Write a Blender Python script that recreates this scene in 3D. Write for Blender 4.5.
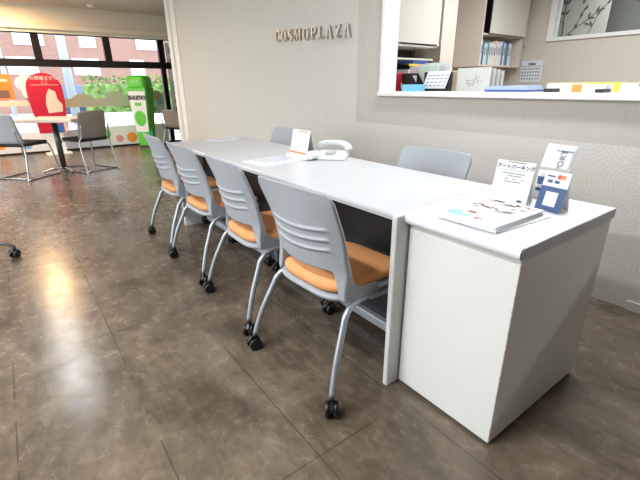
import bpy, bmesh, math, random
from mathutils import Vector, Matrix
random.seed(7)
PI = math.pi
S = bpy.context.scene
C = S.collection
for o in list(bpy.data.objects): bpy.data.objects.remove(o)

# ------------------------------------------------------------ camera, world, light, exposure
cam = bpy.data.cameras.new('camera'); cam_o = bpy.data.objects.new('camera', cam); C.objects.link(cam_o)
cam.sensor_fit = 'HORIZONTAL'; cam.sensor_width = 36; cam.lens = 36 * 403.68 / 640; cam.clip_start = .05; cam.clip_end = 200
_r = Vector((0.59785437, 0.80157524, -0.0068764)); _u = Vector((-0.28194603, 0.21830394, 0.93426432)); _w = Vector((-0.7503843, 0.55661524, -0.35651492))
cam_o.matrix_world = Matrix(((_r.x, _u.x, -_w.x, 0), (_r.y, _u.y, -_w.y, 0), (_r.z, _u.z, -_w.z, 1.1418), (0, 0, 0, 1)))
S.camera = cam_o
S.view_settings.view_transform = 'Standard'; S.view_settings.look = 'None'; S.view_settings.gamma = 1; S.view_settings.use_curve_mapping = False
S.view_settings.exposure = 0.04
SKY_STRENGTH = 4.6
CEILING_LAMP_W = 62
AISLE_LAMP_W = 15
WALL_FILL_W = 32  # unseen lamp added over the staff side to brighten the ring-patterned wall
OFFICE_LAMP_W = 50
WARM_W = 60
wd = bpy.data.worlds.new('overcast_sky'); S.world = wd; wd.use_nodes = True
bg = wd.node_tree.nodes['Background']; bg.inputs[0].default_value = (.93, .97, 1, 1); bg.inputs[1].default_value = SKY_STRENGTH

# ------------------------------------------------------------ materials
MATS = {}
def mat(name, col, rough=.5, metal=0, bump=0, bscale=200, var=0, vscale=8, spec=.5, emit=None, estr=0, aniso=None):
    if name in MATS: return MATS[name]
    m = bpy.data.materials.new(name); m.use_nodes = True; nt = m.node_tree; b = nt.nodes['Principled BSDF']
    b.inputs['Base Color'].default_value = (*col, 1); b.inputs['Roughness'].default_value = rough; b.inputs['Metallic'].default_value = metal
    b.inputs['Specular IOR Level'].default_value = spec
    if emit: b.inputs['Emission Color'].default_value = (*emit, 1); b.inputs['Emission Strength'].default_value = estr
    tc = nt.nodes.new('ShaderNodeTexCoord')
    if var:
        n = nt.nodes.new('ShaderNodeTexNoise'); n.inputs['Scale'].default_value = vscale; n.inputs['Detail'].default_value = 4
        nt.links.new(tc.outputs['Object'], n.inputs['Vector'])
        r = nt.nodes.new('ShaderNodeMapRange'); r.inputs[1].default_value = .3; r.inputs[2].default_value = .7; r.inputs[3].default_value = 1 - var; r.inputs[4].default_value = 1 + var
        nt.links.new(n.outputs['Fac'], r.inputs[0])
        mx = nt.nodes.new('ShaderNodeVectorMath'); mx.operation = 'SCALE'; mx.inputs[0].default_value = col
        nt.links.new(r.outputs[0], mx.inputs['Scale']); nt.links.new(mx.outputs[0], b.inputs['Base Color'])
    if bump:
        n = nt.nodes.new('ShaderNodeTexNoise'); n.inputs['Scale'].default_value = bscale; n.inputs['Detail'].default_value = 3
        if aniso:
            mp = nt.nodes.new('ShaderNodeMapping'); mp.inputs['Scale'].default_value = aniso
            nt.links.new(tc.outputs['Object'], mp.inputs['Vector']); nt.links.new(mp.outputs[0], n.inputs['Vector'])
        else: nt.links.new(tc.outputs['Object'], n.inputs['Vector'])
        bp = nt.nodes.new('ShaderNodeBump'); bp.inputs['Strength'].default_value = bump; bp.inputs['Distance'].default_value = .003
        nt.links.new(n.outputs['Fac'], bp.inputs['Height']); nt.links.new(bp.outputs[0], b.inputs['Normal'])
    MATS[name] = m
    return m
def srgb(*c): return tuple(((x / 255 + .055) / 1.055) ** 2.4 if x > 10 else x / 255 / 12.92 for x in c)

def floor_material():
    m = bpy.data.materials.new('stained_vinyl_floor'); m.use_nodes = True; nt = m.node_tree; N = nt.nodes; L = nt.links; b = N['Principled BSDF']
    tc = N.new('ShaderNodeTexCoord')
    def noise(sc, det, rough=.6, scale=(1, 1, 1), dist=0):
        mp = N.new('ShaderNodeMapping'); mp.inputs['Scale'].default_value = scale; L.new(tc.outputs['Object'], mp.inputs[0])
        n = N.new('ShaderNodeTexNoise'); n.inputs['Scale'].default_value = sc; n.inputs['Detail'].default_value = det
        n.inputs['Roughness'].default_value = rough; n.inputs['Distortion'].default_value = dist; L.new(mp.outputs[0], n.inputs['Vector']); return n.outputs['Fac']
    def math_(op, a, bb=None, c=None):
        x = N.new('ShaderNodeMath'); x.operation = op
        for i, v in enumerate((a, bb, c)):
            if v is None: continue
            if isinstance(v, (int, float)): x.inputs[i].default_value = v
            else: L.new(v, x.inputs[i])
        return x.outputs[0]
    big = noise(2.2, 8, .62, (1, 1.2, 1), .6); fine = noise(14, 8, .7, (1, 1, 1), .4); streak = noise(5, 6, .65, (1, 3.5, 1), 1.2)
    mixv = math_('ADD', math_('MULTIPLY', big, .52), math_('ADD', math_('MULTIPLY', fine, .24), math_('MULTIPLY', streak, .24)))
    cr = N.new('ShaderNodeValToRGB'); e = cr.color_ramp.elements
    e[0].position = .39; e[0].color = (.070, .052, .037, 1); e[1].position = .62; e[1].color = (.215, .172, .127, 1)
    x = e.new(.47); x.color = (.110, .084, .060, 1); x = e.new(.535); x.color = (.155, .121, .088, 1)
    L.new(mixv, cr.inputs[0])
    sp = N.new('ShaderNodeSeparateXYZ'); L.new(tc.outputs['Object'], sp.inputs[0])
    # seams: rows every 0.4 m, butt joints every 0.8 m, staggered row by row
    yv = math_('DIVIDE', math_('SUBTRACT', sp.outputs['Y'], .185), .40)
    row = math_('FLOOR', yv); fy = math_('FRACT', yv)
    dy = math_('MULTIPLY', math_('MINIMUM', fy, math_('SUBTRACT', 1, fy)), .40)
    off = math_('MULTIPLY', math_('MODULO', math_('ABSOLUTE', row), 2), .6)
    xv = math_('DIVIDE', math_('ADD', math_('ADD', sp.outputs['X'], .80), math_('MULTIPLY', off, 0)), 1.2)
    fx = math_('FRACT', xv); dx = math_('MULTIPLY', math_('MINIMUM', fx, math_('SUBTRACT', 1, fx)), 1.2)
    d = math_('MINIMUM', dx, dy)
    seam = math_('LESS_THAN', d, .0028)
    brk = math_('GREATER_THAN', noise(2.3, 2), .48)
    seam = math_('MULTIPLY', seam, brk)
    mx = N.new('ShaderNodeMixRGB'); mx.inputs[2].default_value = (.042, .03, .022, 1); L.new(cr.outputs[0], mx.inputs[1])
    L.new(math_('MULTIPLY', seam, .6), mx.inputs[0])
    # pale scuffs worn into the sheet
    sm = N.new('ShaderNodeMapRange'); sm.inputs[1].default_value = .58; sm.inputs[2].default_value = .78; sm.inputs[3].default_value = 0; sm.inputs[4].default_value = 0.0; L.new(noise(16, 6, .75, (1, 1.6, 1), .8), sm.inputs[0]); sc = sm.outputs[0]
    m2 = N.new('ShaderNodeMixRGB'); m2.inputs[2].default_value = (.27, .23, .19, 1); L.new(mx.outputs[0], m2.inputs[1]); L.new(sc, m2.inputs[0])
    L.new(m2.outputs[0], b.inputs['Base Color'])
    rr = N.new('ShaderNodeMapRange'); rr.inputs[1].default_value = .3; rr.inputs[2].default_value = .7; rr.inputs[3].default_value = .16; rr.inputs[4].default_value = .32
    L.new(fine, rr.inputs[0]); L.new(rr.outputs[0], b.inputs['Roughness'])
    b.inputs['Specular IOR Level'].default_value = .42
    bp = N.new('ShaderNodeBump'); bp.inputs['Strength'].default_value = .32; bp.inputs['Distance'].default_value = .004
    L.new(math_('ADD', math_('MULTIPLY', noise(7, 3, .5), .9), math_('MULTIPLY', seam, -.5)), bp.inputs['Height']); L.new(bp.outputs[0], b.inputs['Normal'])
    return m

def wallpaper(name, col, rings):
    m = bpy.data.materials.new(name); m.use_nodes = True; nt = m.node_tree; N = nt.nodes; L = nt.links; b = N['Principled BSDF']
    b.inputs['Roughness'].default_value = .75; b.inputs['Specular IOR Level'].default_value = .25
    tc = N.new('ShaderNodeTexCoord')
    mp = N.new('ShaderNodeMapping'); mp.inputs['Scale'].default_value = (90, 90, 14) if not rings else (1, 1, 1); L.new(tc.outputs['Object'], mp.inputs[0])
    n = N.new('ShaderNodeTexNoise'); n.inputs['Scale'].default_value = 1 if not rings else 150; n.inputs['Detail'].default_value = 3; L.new(mp.outputs[0], n.inputs[0])
    h = n.outputs['Fac']
    r = N.new('ShaderNodeMapRange'); r.inputs[1].default_value = .3; r.inputs[2].default_value = .7; r.inputs[3].default_value = .97; r.inputs[4].default_value = 1.03; L.new(h, r.inputs[0])
    fac = r.outputs[0]
    if rings:
        sp = N.new('ShaderNodeSeparateXYZ'); L.new(tc.outputs['Object'], sp.inputs[0])
        cb = N.new('ShaderNodeCombineXYZ'); L.new(sp.outputs['X'], cb.inputs[0]); L.new(sp.outputs['Z'], cb.inputs[1])
        v = N.new('ShaderNodeTexVoronoi'); v.voronoi_dimensions = '2D'; v.inputs['Scale'].default_value = 5.2; v.inputs['Randomness'].default_value = .8; L.new(cb.outputs[0], v.inputs['Vector'])
        k = N.new('ShaderNodeMath'); k.operation = 'MULTIPLY'; k.inputs[1].default_value = 56; L.new(v.outputs['Distance'], k.inputs[0])
        s = N.new('ShaderNodeMath'); s.operation = 'SINE'; L.new(k.outputs[0], s.inputs[0])
        r2 = N.new('ShaderNodeMapRange'); r2.inputs[1].default_value = -.5; r2.inputs[2].default_value = .5; r2.inputs[3].default_value = .955; r2.inputs[4].default_value = 1.02; L.new(s.outputs[0], r2.inputs[0])
        q = N.new('ShaderNodeMath'); q.operation = 'MULTIPLY'; L.new(fac, q.inputs[0]); L.new(r2.outputs[0], q.inputs[1]); fac = q.outputs[0]; h = s.outputs[0]
    sc = N.new('ShaderNodeVectorMath'); sc.operation = 'SCALE'; sc.inputs[0].default_value = col; L.new(fac, sc.inputs['Scale']); L.new(sc.outputs[0], b.inputs['Base Color'])
    bp = N.new('ShaderNodeBump'); bp.inputs['Strength'].default_value = .07 if rings else .12; bp.inputs['Distance'].default_value = .002; L.new(h, bp.inputs['Height']); L.new(bp.outputs[0], b.inputs['Normal'])
    return m

def glass_material():
    m = bpy.data.materials.new('window_glass'); m.use_nodes = True; nt = m.node_tree; N = nt.nodes; L = nt.links
    N.remove(N['Principled BSDF']); out = N['Material Output']
    t = N.new('ShaderNodeBsdfTransparent'); t.inputs[0].default_value = (.94, .96, .95, 1); g = N.new('ShaderNodeBsdfGlossy'); g.inputs['Roughness'].default_value = .02
    f = N.new('ShaderNodeFresnel'); f.inputs[0].default_value = 1.3; mx = N.new('ShaderNodeMixShader')
    L.new(f.outputs[0], mx.inputs[0]); L.new(t.outputs[0], mx.inputs[1]); L.new(g.outputs[0], mx.inputs[2]); L.new(mx.outputs[0], out.inputs[0])
    return m
def leaf_material(name, a, b_):
    m = bpy.data.materials.new(name); m.use_nodes = True; nt = m.node_tree; N = nt.nodes; L = nt.links; b = N['Principled BSDF']; b.inputs['Roughness'].default_value = .6
    tc = N.new('ShaderNodeTexCoord'); n = N.new('ShaderNodeTexNoise'); n.inputs['Scale'].default_value = 5; n.inputs['Detail'].default_value = 6; L.new(tc.outputs['Object'], n.inputs[0])
    cr = N.new('ShaderNodeValToRGB'); cr.color_ramp.elements[0].position = .35; cr.color_ramp.elements[0].color = (*a, 1); cr.color_ramp.elements[1].position = .65; cr.color_ramp.elements[1].color = (*b_, 1)
    L.new(n.outputs['Fac'], cr.inputs[0]); L.new(cr.outputs[0], b.inputs['Base Color']); return m
def facade_material():
    m = bpy.data.materials.new('brick_tile_facade'); m.use_nodes = True; nt = m.node_tree; N = nt.nodes; L = nt.links; b = N['Principled BSDF']; b.inputs['Roughness'].default_value = .8
    tc = N.new('ShaderNodeTexCoord'); sp = N.new('ShaderNodeSeparateXYZ'); L.new(tc.outputs['Object'], sp.inputs[0]); cb = N.new('ShaderNodeCombineXYZ'); L.new(sp.outputs['Y'], cb.inputs[0]); L.new(sp.outputs['Z'], cb.inputs[1])
    br = N.new('ShaderNodeTexBrick'); br.inputs['Scale'].default_value = 5; br.inputs['Color1'].default_value = (.30, .165, .145, 1); br.inputs['Color2'].default_value = (.25, .14, .125, 1); br.inputs['Mortar'].default_value = (.34, .24, .22, 1); br.inputs['Mortar Size'].default_value = .015
    L.new(cb.outputs[0], br.inputs[0]); L.new(br.outputs[0], b.inputs['Base Color']); return m

M = dict(
    floor=floor_material(),
    paper_wall=wallpaper('plain_woven_wallpaper', srgb(210, 208, 201), False),
    accent_wall=wallpaper('darker_beige_wallpaper', srgb(198, 192, 184), False),
    ring_wall=wallpaper('ring_pattern_wallpaper', srgb(212, 210, 205), True),
    ceiling=mat('ceiling_board', srgb(216, 205, 191), .85, bump=.15, bscale=90),
    soffit=mat('soffit_paint', srgb(240, 232, 216), .8),
    white_trim=mat('white_trim_paint', srgb(240, 240, 238), .4),
    dark_frame=mat('dark_bronze_aluminium', (.018, .016, .016), .35, .4),
    glass=glass_material(),
    cabinet=mat('cream_laminate', srgb(224, 225, 221), .4, var=.015, vscale=3),
    worktop=mat('white_laminate', srgb(226, 228, 234), .32),
    cabinet_edge=mat('worn_core_board', srgb(176, 166, 148), .7, var=.3, vscale=40),
    desk_top=mat('pale_grey_laminate', srgb(196, 199, 204), .3),
    desk_edge=mat('grey_edge_band', srgb(186, 188, 190), .4),
    desk_side=mat('desk_end_laminate', srgb(214, 216, 216), .4),
    black_panel=mat('black_panel_laminate', (.014, .014, .017), .5),
    navy_panel=mat('navy_grey_panel', (.03, .037, .052), .5),
    rail=mat('silver_rail', srgb(178, 183, 192), .35, .3),
    shell=mat('blue_grey_plastic', srgb(156, 162, 170), .42, bump=.08, bscale=600),
    shell_groove=mat('grey_plastic_rib', srgb(184, 191, 200), .4),
    orange=mat('orange_upholstery', srgb(218, 152, 98), .85, bump=.35, bscale=900, var=.05, vscale=30),
    silver_tube=mat('silver_powder_coat', srgb(172, 178, 187), .33, .55),
    black_plastic=mat('black_caster_plastic', (.008, .008, .009), .38),
    chrome=mat('chrome', (.55, .55, .57), .18, 1),
    warm_shell=mat('taupe_slatted_plastic', srgb(140, 133, 126), .5, bump=.9, bscale=1, aniso=(2, 2, 70)),
    grey_shell=mat('grey_slatted_plastic', srgb(158, 164, 170), .5, bump=.9, bscale=1, aniso=(2, 2, 70)),
    black_seat=mat('black_seat_fabric', (.012, .012, .013), .8),
    beige_top=mat('pale_wood_laminate', srgb(222, 204, 184), .4, var=.05, vscale=6),
    dark_metal=mat('dark_grey_metal', (.1, .1, .105), .3, .8),
    paper=mat('white_paper', srgb(224, 227, 230), .55), paper2=mat('blue_white_paper', srgb(226, 232, 240), .5),
    ink=mat('black_ink', (.03, .03, .035), .5), grey_ink=mat('grey_ink', srgb(122, 127, 135), .6), navy=mat('navy_print', srgb(58, 86, 130), .5),
    skyblue=mat('light_blue_print', srgb(140, 190, 228), .5), red_ink=mat('red_ink', srgb(215, 80, 80), .5), brown_ink=mat('brown_ink', srgb(120, 95, 85), .6), skin=mat('peach_print', srgb(236, 200, 180), .6),
    orange_ink=mat('orange_ink', srgb(238, 140, 60), .5), yellow_ink=mat('yellow_ink', srgb(240, 205, 80), .5), green_ink=mat('green_ink', srgb(110, 190, 130), .5),
    red_board=mat('red_board', srgb(205, 32, 62), .4), cream_print=mat('cream_print', srgb(242, 222, 205), .5), blue_print=mat('blue_print', srgb(52, 108, 190), .5),
    lime=mat('lime_green_plastic', srgb(96, 205, 62), .4), teal=mat('teal_plastic', srgb(40, 160, 165), .4),
    decal_white=mat('white_window_film', srgb(238, 242, 245), .6), decal_sage=mat('sage_window_film', srgb(186, 194, 176), .6),
    dot_green=mat('green_film_dot', srgb(110, 205, 110), .5), dot_pink=mat('pink_film_dot', srgb(232, 165, 165), .5), dot_orange=mat('orange_film_dot', srgb(250, 160, 60), .5),
    metal_letter=mat('brushed_steel_letter', (.5, .48, .44), .28, 1), phone=mat('pale_phone_plastic', srgb(222, 228, 228), .4),
    acrylic=mat('frosted_acrylic', srgb(186, 187, 184), .3), cab_white=mat('warm_white_melamine', srgb(226, 222, 212), .5), cab_pink=mat('pale_pinkish_board', srgb(224, 211, 200), .55),
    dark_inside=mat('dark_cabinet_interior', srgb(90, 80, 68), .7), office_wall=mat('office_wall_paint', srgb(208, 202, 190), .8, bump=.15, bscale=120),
    red_binder=mat('red_binder', srgb(170, 40, 50), .4), blue_binder=mat('blue_binder', srgb(60, 90, 155), .45), cyan_box=mat('sky_blue_box', srgb(112, 182, 222), .5), green_paper=mat('pale_green_paper', srgb(206, 228, 212), .6),
    purple=mat('purple_spine', srgb(130, 90, 150), .5), tealspine=mat('teal_spine', srgb(100, 165, 170), .5), folder_blue=mat('grey_blue_folder', srgb(150, 166, 196), .5), tan=mat('tan_cardboard', srgb(205, 192, 160), .7),
    grey_dark=mat('dim_grey_panel', srgb(142, 142, 140), .6), dim_panel=mat('pale_printed_panel', srgb(226, 224, 216), .6), branch=mat('dark_branch_print', srgb(120, 116, 106), .6),
    ground=mat('pale_concrete_ground', srgb(205, 205, 203), .8, var=.08, vscale=1), road=mat('asphalt', srgb(140, 142, 146), .8, var=.06, vscale=1),
    facade=facade_material(), window_pale=mat('pale_curtained_window', srgb(225, 230, 235), .2), hedge=leaf_material('hedge_leaves', (.06, .13, .03), (.22, .36, .10)),
    pole=mat('white_pole_paint', srgb(176, 184, 194), .5), car_blue=mat('dark_blue_car_paint', srgb(70, 86, 120), .25), car_white=mat('white_car_paint', srgb(235, 238, 242), .2), tyre=mat('tyre_rubber', (.02, .02, .02), .7),
    lamp_face=mat('lamp_diffuser', (.9, .9, .9), .5, emit=(1, .98, .95), estr=5), warm_face=mat('warm_lamp_face', (.9, .8, .6), .5, emit=(1, .68, .34), estr=14), dark_wall=mat('darkened_unseen_wall', (.06, .05, .042), .6), room_wall=mat('room_wall_paint', srgb(214, 210, 202), .8),
)

# ------------------------------------------------------------ mesh helpers
class MB:
    def __init__(s): s.bm = bmesh.new(); s.mi = 0
    def _n(s, vs, faces):
        V = [s.bm.verts.new(v) for v in vs]
        for f in faces:
            try: q = s.bm.faces.new([V[i] for i in f]); q.material_index = s.mi
            except ValueError: pass
        return V
    def box(s, a, b, bev=0, seg=2, rot=None, piv=None):
        t = bmesh.new(); bmesh.ops.create_cube(t, size=1)
        c = [(a[i] + b[i]) / 2 for i in range(3)]; d = [abs(b[i] - a[i]) for i in range(3)]
        for v in t.verts: v.co = Vector([c[i] + v.co[i] * d[i] for i in range(3)])
        if bev: bmesh.ops.bevel(t, geom=t.edges[:], offset=min(bev, min(d) * .49), segments=seg, affect='EDGES', profile=.5)
        if rot:
            p = Vector(piv if piv else c)
            for v in t.verts: v.co = p + rot @ (v.co - p)
        s.merge(t); return s
    def merge(s, t):
        mp = {}
        for v in t.verts: mp[v] = s.bm.verts.new(v.co)
        for f in t.faces:
            try: q = s.bm.faces.new([mp[v] for v in f.verts]); q.material_index = s.mi; q.smooth = f.smooth
            except ValueError: pass
        t.free()
    def tube(s, pts, r, n=10, smooth_n=0):
        P = [Vector(p) for p in pts]
        if smooth_n:
            Q = []
            for i in range(len(P) - 1):
                p0 = P[max(i - 1, 0)]; p1 = P[i]; p2 = P[i + 1]; p3 = P[min(i + 2, len(P) - 1)]
                for k in range(smooth_n):
                    t = k / smooth_n
                    Q.append(.5 * ((2 * p1) + (p2 - p0) * t + (2 * p0 - 5 * p1 + 4 * p2 - p3) * t * t + (3 * p1 - p0 - 3 * p2 + p3) * t ** 3))
            Q.append(P[-1]); P = Q
        rs = list(r) if isinstance(r, (list, tuple)) else [r] * len(P)
        if len(rs) != len(P): m_ = len(rs) - 1; rs = [rs[min(int(i * m_ / (len(P) - 1)), m_ - 1)] + (rs[min(int(i * m_ / (len(P) - 1)), m_ - 1) + 1] - rs[min(int(i * m_ / (len(P) - 1)), m_ - 1)]) * (i * m_ / (len(P) - 1) - min(int(i * m_ / (len(P) - 1)), m_ - 1)) for i in range(len(P))]
        prev = None; rings = []
        for i, p in enumerate(P):
            d = (P[min(i + 1, len(P) - 1)] - P[max(i - 1, 0)]).normalized()
            if prev is None:
                a = Vector((0, 0, 1)) if abs(d.z) < .9 else Vector((1, 0, 0)); x = d.cross(a).normalized()
            else: x = (prev - d * prev.dot(d)).normalized()
            prev = x; y = d.cross(x)
            rings.append([s.bm.verts.new(p + (x * math.cos(2 * PI * k / n) + y * math.sin(2 * PI * k / n)) * rs[i]) for k in range(n)])
        for a, b in zip(rings, rings[1:]):
            for k in range(n): f = s.bm.faces.new((a[k], a[(k + 1) % n], b[(k + 1) % n], b[k])); f.smooth = True; f.material_index = s.mi
        for q in (rings[0][::-1], rings[-1]): f = s.bm.faces.new(q); f.material_index = s.mi
        return s
    def cyl(s, a, b, r, n=20, r2=None): return s.tube([a, b], [r, r if r2 is None else r2], n)
    def lathe(s, prof, c=(0, 0, 0), n=24):
        rings = [[s.bm.verts.new((c[0] + r * math.cos(2 * PI * k / n), c[1] + r * math.sin(2 * PI * k / n), c[2] + z)) for k in range(n)] for r, z in prof]
        for a, b in zip(rings, rings[1:]):
            for k in range(n): f = s.bm.faces.new((a[k], a[(k + 1) % n], b[(k + 1) % n], b[k])); f.smooth = True; f.material_index = s.mi
        for q in (rings[0][::-1], rings[-1]): f = s.bm.faces.new(q); f.material_index = s.mi
        return s
    def ell(s, c, r, seg=16):
        t = bmesh.new(); bmesh.ops.create_uvsphere(t, u_segments=seg, v_segments=seg // 2 + 2, radius=1)
        for v in t.verts: v.co = Vector((c[0] + v.co.x * r[0], c[1] + v.co.y * r[1], c[2] + v.co.z * r[2]))
        for f in t.faces: f.smooth = True
        s.merge(t); return s
    def prism(s, poly, h0, h1, ax='y'):
        def P(p, h): return {'x': (h, p[0], p[1]), 'y': (p[0], h, p[1]), 'z': (p[0], p[1], h)}[ax]
        n = len(poly); s._n([P(p, h0) for p in poly] + [P(p, h1) for p in poly], [tuple(range(n))[::-1], tuple(range(n, 2 * n))] + [(i, (i + 1) % n, (i + 1) % n + n, i + n) for i in range(n)])
        return s
    def sheet(s, fn, nu, nv, th):
        """solid sheet: fn(u, v) -> point, thickness th along the +normal function of fn by offset in y"""
        A = [[Vector(fn(i / nu, j / nv)) for i in range(nu + 1)] for j in range(nv + 1)]
        T = th if callable(th) else (lambda u, v: th)
        F = [[s.bm.verts.new(A[j][i]) for i in range(nu + 1)] for j in range(nv + 1)]
        B = [[s.bm.verts.new(A[j][i] + Vector((0, T(i / nu, j / nv), 0))) for i in range(nu + 1)] for j in range(nv + 1)]
        def q(*v):
            f = s.bm.faces.new(v); f.smooth = True; f.material_index = s.mi
        for j in range(nv):
            for i in range(nu):
                q(F[j][i], F[j][i + 1], F[j + 1][i + 1], F[j + 1][i]); q(B[j][i], B[j + 1][i], B[j + 1][i + 1], B[j][i + 1])
        for i in range(nu):
            q(F[0][i], B[0][i], B[0][i + 1], F[0][i + 1]); q(F[nv][i], F[nv][i + 1], B[nv][i + 1], B[nv][i])
        for j in range(nv):
            q(F[j][0], F[j + 1][0], B[j + 1][0], B[j][0]); q(F[j][nu], B[j][nu], B[j + 1][nu], F[j + 1][nu])
        return s
    def rotz(s, a, piv=(0, 0, 0)):
        bmesh.ops.rotate(s.bm, verts=s.bm.verts[:], cent=piv, matrix=Matrix.Rotation(a, 3, 'Z')); return s
    def xf(s, m):
        bmesh.ops.transform(s.bm, matrix=m, verts=s.bm.verts[:]); return s
    def build(s, name, m, parent=None, origin=None):
        bmesh.ops.recalc_face_normals(s.bm, faces=s.bm.faces[:])
        if origin is not None:
            bmesh.ops.translate(s.bm, verts=s.bm.verts[:], vec=-Vector(origin))
        me = bpy.data.meshes.new(name); s.bm.to_mesh(me); s.bm.free()
        for k in (m if isinstance(m, (list, tuple)) else [m]): me.materials.append(M[k] if isinstance(k, str) else k)
        o = bpy.data.objects.new(name, me); C.objects.link(o)
        if origin is not None: o.location = origin
        if parent: o.parent = parent
        return o
def tag(o, label, cat, group=None, kind=None):
    o['label'] = label; o['category'] = cat
    if group: o['group'] = group
    if kind: o['kind'] = kind
    return o
def empty(name, loc, rz, label, cat, group=None):
    o = bpy.data.objects.new(name, None); C.objects.link(o); o.empty_display_size = .1; o.location = loc; o.rotation_euler = (0, 0, rz)
    return tag(o, label, cat, group)
def struct(o): o['kind'] = 'structure'; return o
def dup(root, loc, rz, label, group=None):
    r = root.copy(); C.objects.link(r); r.location = loc; r.rotation_euler = (0, 0, rz); r['label'] = label
    if group: r['group'] = group
    for ch in list(root.children):
        c = ch.copy(); C.objects.link(c); c.parent = r
        for g in list(ch.children):
            d = g.copy(); C.objects.link(d); d.parent = c
    return r
def text_bm(string, size, depth, bold=0.0):
    """lettering as a mesh in the x-z plane, facing -y, centred on the origin"""
    cu = bpy.data.curves.new('t', 'FONT'); cu.body = string; cu.size = size; cu.extrude = depth; cu.offset = bold; cu.align_x = 'CENTER'; cu.align_y = 'CENTER'; cu.resolution_u = 3
    o = bpy.data.objects.new('t', cu); C.objects.link(o); dg = bpy.context.evaluated_depsgraph_get(); dg.update()
    me = bpy.data.meshes.new_from_object(o.evaluated_get(dg)); t = bmesh.new(); t.from_mesh(me)
    bmesh.ops.rotate(t, verts=t.verts[:], cent=(0, 0, 0), matrix=Matrix.Rotation(PI / 2, 3, 'X'))
    bpy.data.objects.remove(o); bpy.data.curves.remove(cu); bpy.data.meshes.remove(me)
    return t
def lerp(a, b, t): return a + (b - a) * t
def sstep(a, b, x): t = max(0, min(1, (x - a) / (b - a))); return t * t * (3 - 2 * t)

# ------------------------------------------------------------ the setting
YW = 2.4735; CEIL = 2.48; XWIN = -9.35
XL, XR, YF = -9.5, 3.0, -4.2
OB = 5.9; OX = -3.6      # office back wall, office left wall
b = MB(); b.box((XL, YF, -.06), (XR, OB, 0)); struct(b.build('floor', 'floor'))
b = MB(); b.box((XL, YF, CEIL), (XR, OB + .1, CEIL + .08)); struct(b.build('ceiling', 'ceiling'))
OPX0, OPX1, OPZ0, OPZ1 = -2.5, 1.2, 1.062, 2.2
b = MB(); WT = .13
b.mi = 0; b.box((-7.3, YW, 0), (-2.785, YW + WT, CEIL))
b.mi = 2; b.box((-2.785, YW, 0), (XR, YW + WT, .847))
b.mi = 1; b.box((-2.785, YW, .847), (OPX0, YW + WT, CEIL)); b.box((OPX0, YW, .847), (OPX1, YW + WT, OPZ0)); b.box((OPX1, YW, .847), (XR, YW + WT, CEIL)); b.box((OPX0, YW, OPZ1), (OPX1, YW + WT, CEIL))
wb = struct(b.build('wall_back', ['paper_wall', 'accent_wall', 'ring_wall']))
b = MB(); b.box((-7.44, YW - .05, 0), (-7.3, YW + .3, CEIL), .012); b.box((-7.3, YW - .012, 0), (-7.1, YW - .0005, CEIL), .004); struct(b.build('trim_1', 'white_trim'))
# opening to the office: white lining, casing and counter ledge
b = MB(); b.box((OPX0 - .004, YW - .015, OPZ0), (OPX0 + .03, YW + WT + .015, OPZ1), .003); b.box((OPX1 - .03, YW - .015, OPZ0), (OPX1, YW + WT + .015, OPZ1), .003); b.box((OPX0 + .03, YW - .015, OPZ1 - .03), (OPX1 - .03, YW + WT + .015, OPZ1), .003)
struct(b.build('trim_2', 'white_trim'))
b = MB(); b.box((OPX0 - .004, YW - .035, OPZ0), (OPX1, YW + .62, OPZ0 + .034), .006); ledge = tag(b.build('counter_ledge', 'white_trim'), 'long white counter ledge along the bottom of the office opening', 'ledge')
b = MB(); b.box((-.55, YW - .008, 0), (XR, YW, .05)); struct(b.build('baseboard_back', 'ring_wall'))
b = MB(); b.box((XR, YF, 0), (XR + .1, OB, CEIL)); struct(b.build('wall_right', 'dark_wall'))  # unseen wall, made dark to keep bounce light off the cabinet's right face
b = MB(); b.box((XL, YF - .1, 0), (-1.2, YF, .3)); b.box((XL, YF - .1, 2.25), (-1.2, YF, CEIL)); b.box((-1.2, YF - .1, 0), (XR, YF, CEIL)); struct(b.build('wall_front', 'room_wall'))
b = MB(); b.box((XL, YF - .08, .3), (-1.2, YF - .02, .36)); b.box((XL, YF - .08, 2.19), (-1.2, YF - .02, 2.25))
for x in (-9.3, -7.3, -5.3, -3.3, -1.23): b.box((x - .03, YF - .08, .36), (x + .03, YF - .02, 2.19))
w3 = struct(b.build('window_added', 'dark_frame'))  # unseen glazing added opposite the back wall for soft horizontal daylight
for x in (-9.3, -7.3, -5.3, -3.3):
    p = MB(); p.box((x + .03, YF - .053, .36), (x + 1.97, YF - .047, 2.19)); p.build('pane', 'glass', w3)
b = MB(); b.box((OX - .1, YW + WT, 0), (OX, OB, CEIL)); struct(b.build('wall_left', 'office_wall'))
WX0, WX1, WZ0, WZ1 = -2.925, -.6, 1.672, 2.3
b = MB(); b.box((OX, OB, 0), (WX0, OB + .1, CEIL)); b.box((WX0, OB, 0), (WX1, OB + .1, WZ0)); b.box((WX0, OB, WZ1), (WX1, OB + .1, CEIL)); b.box((WX1, OB, 0), (XR, OB + .1, CEIL)); struct(b.build('wall_office', 'office_wall'))
b = MB(); b.box((-9.5, 4.6, 0), (OX - .1, 4.7, CEIL)); struct(b.build('wall_side', 'room_wall'))
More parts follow.
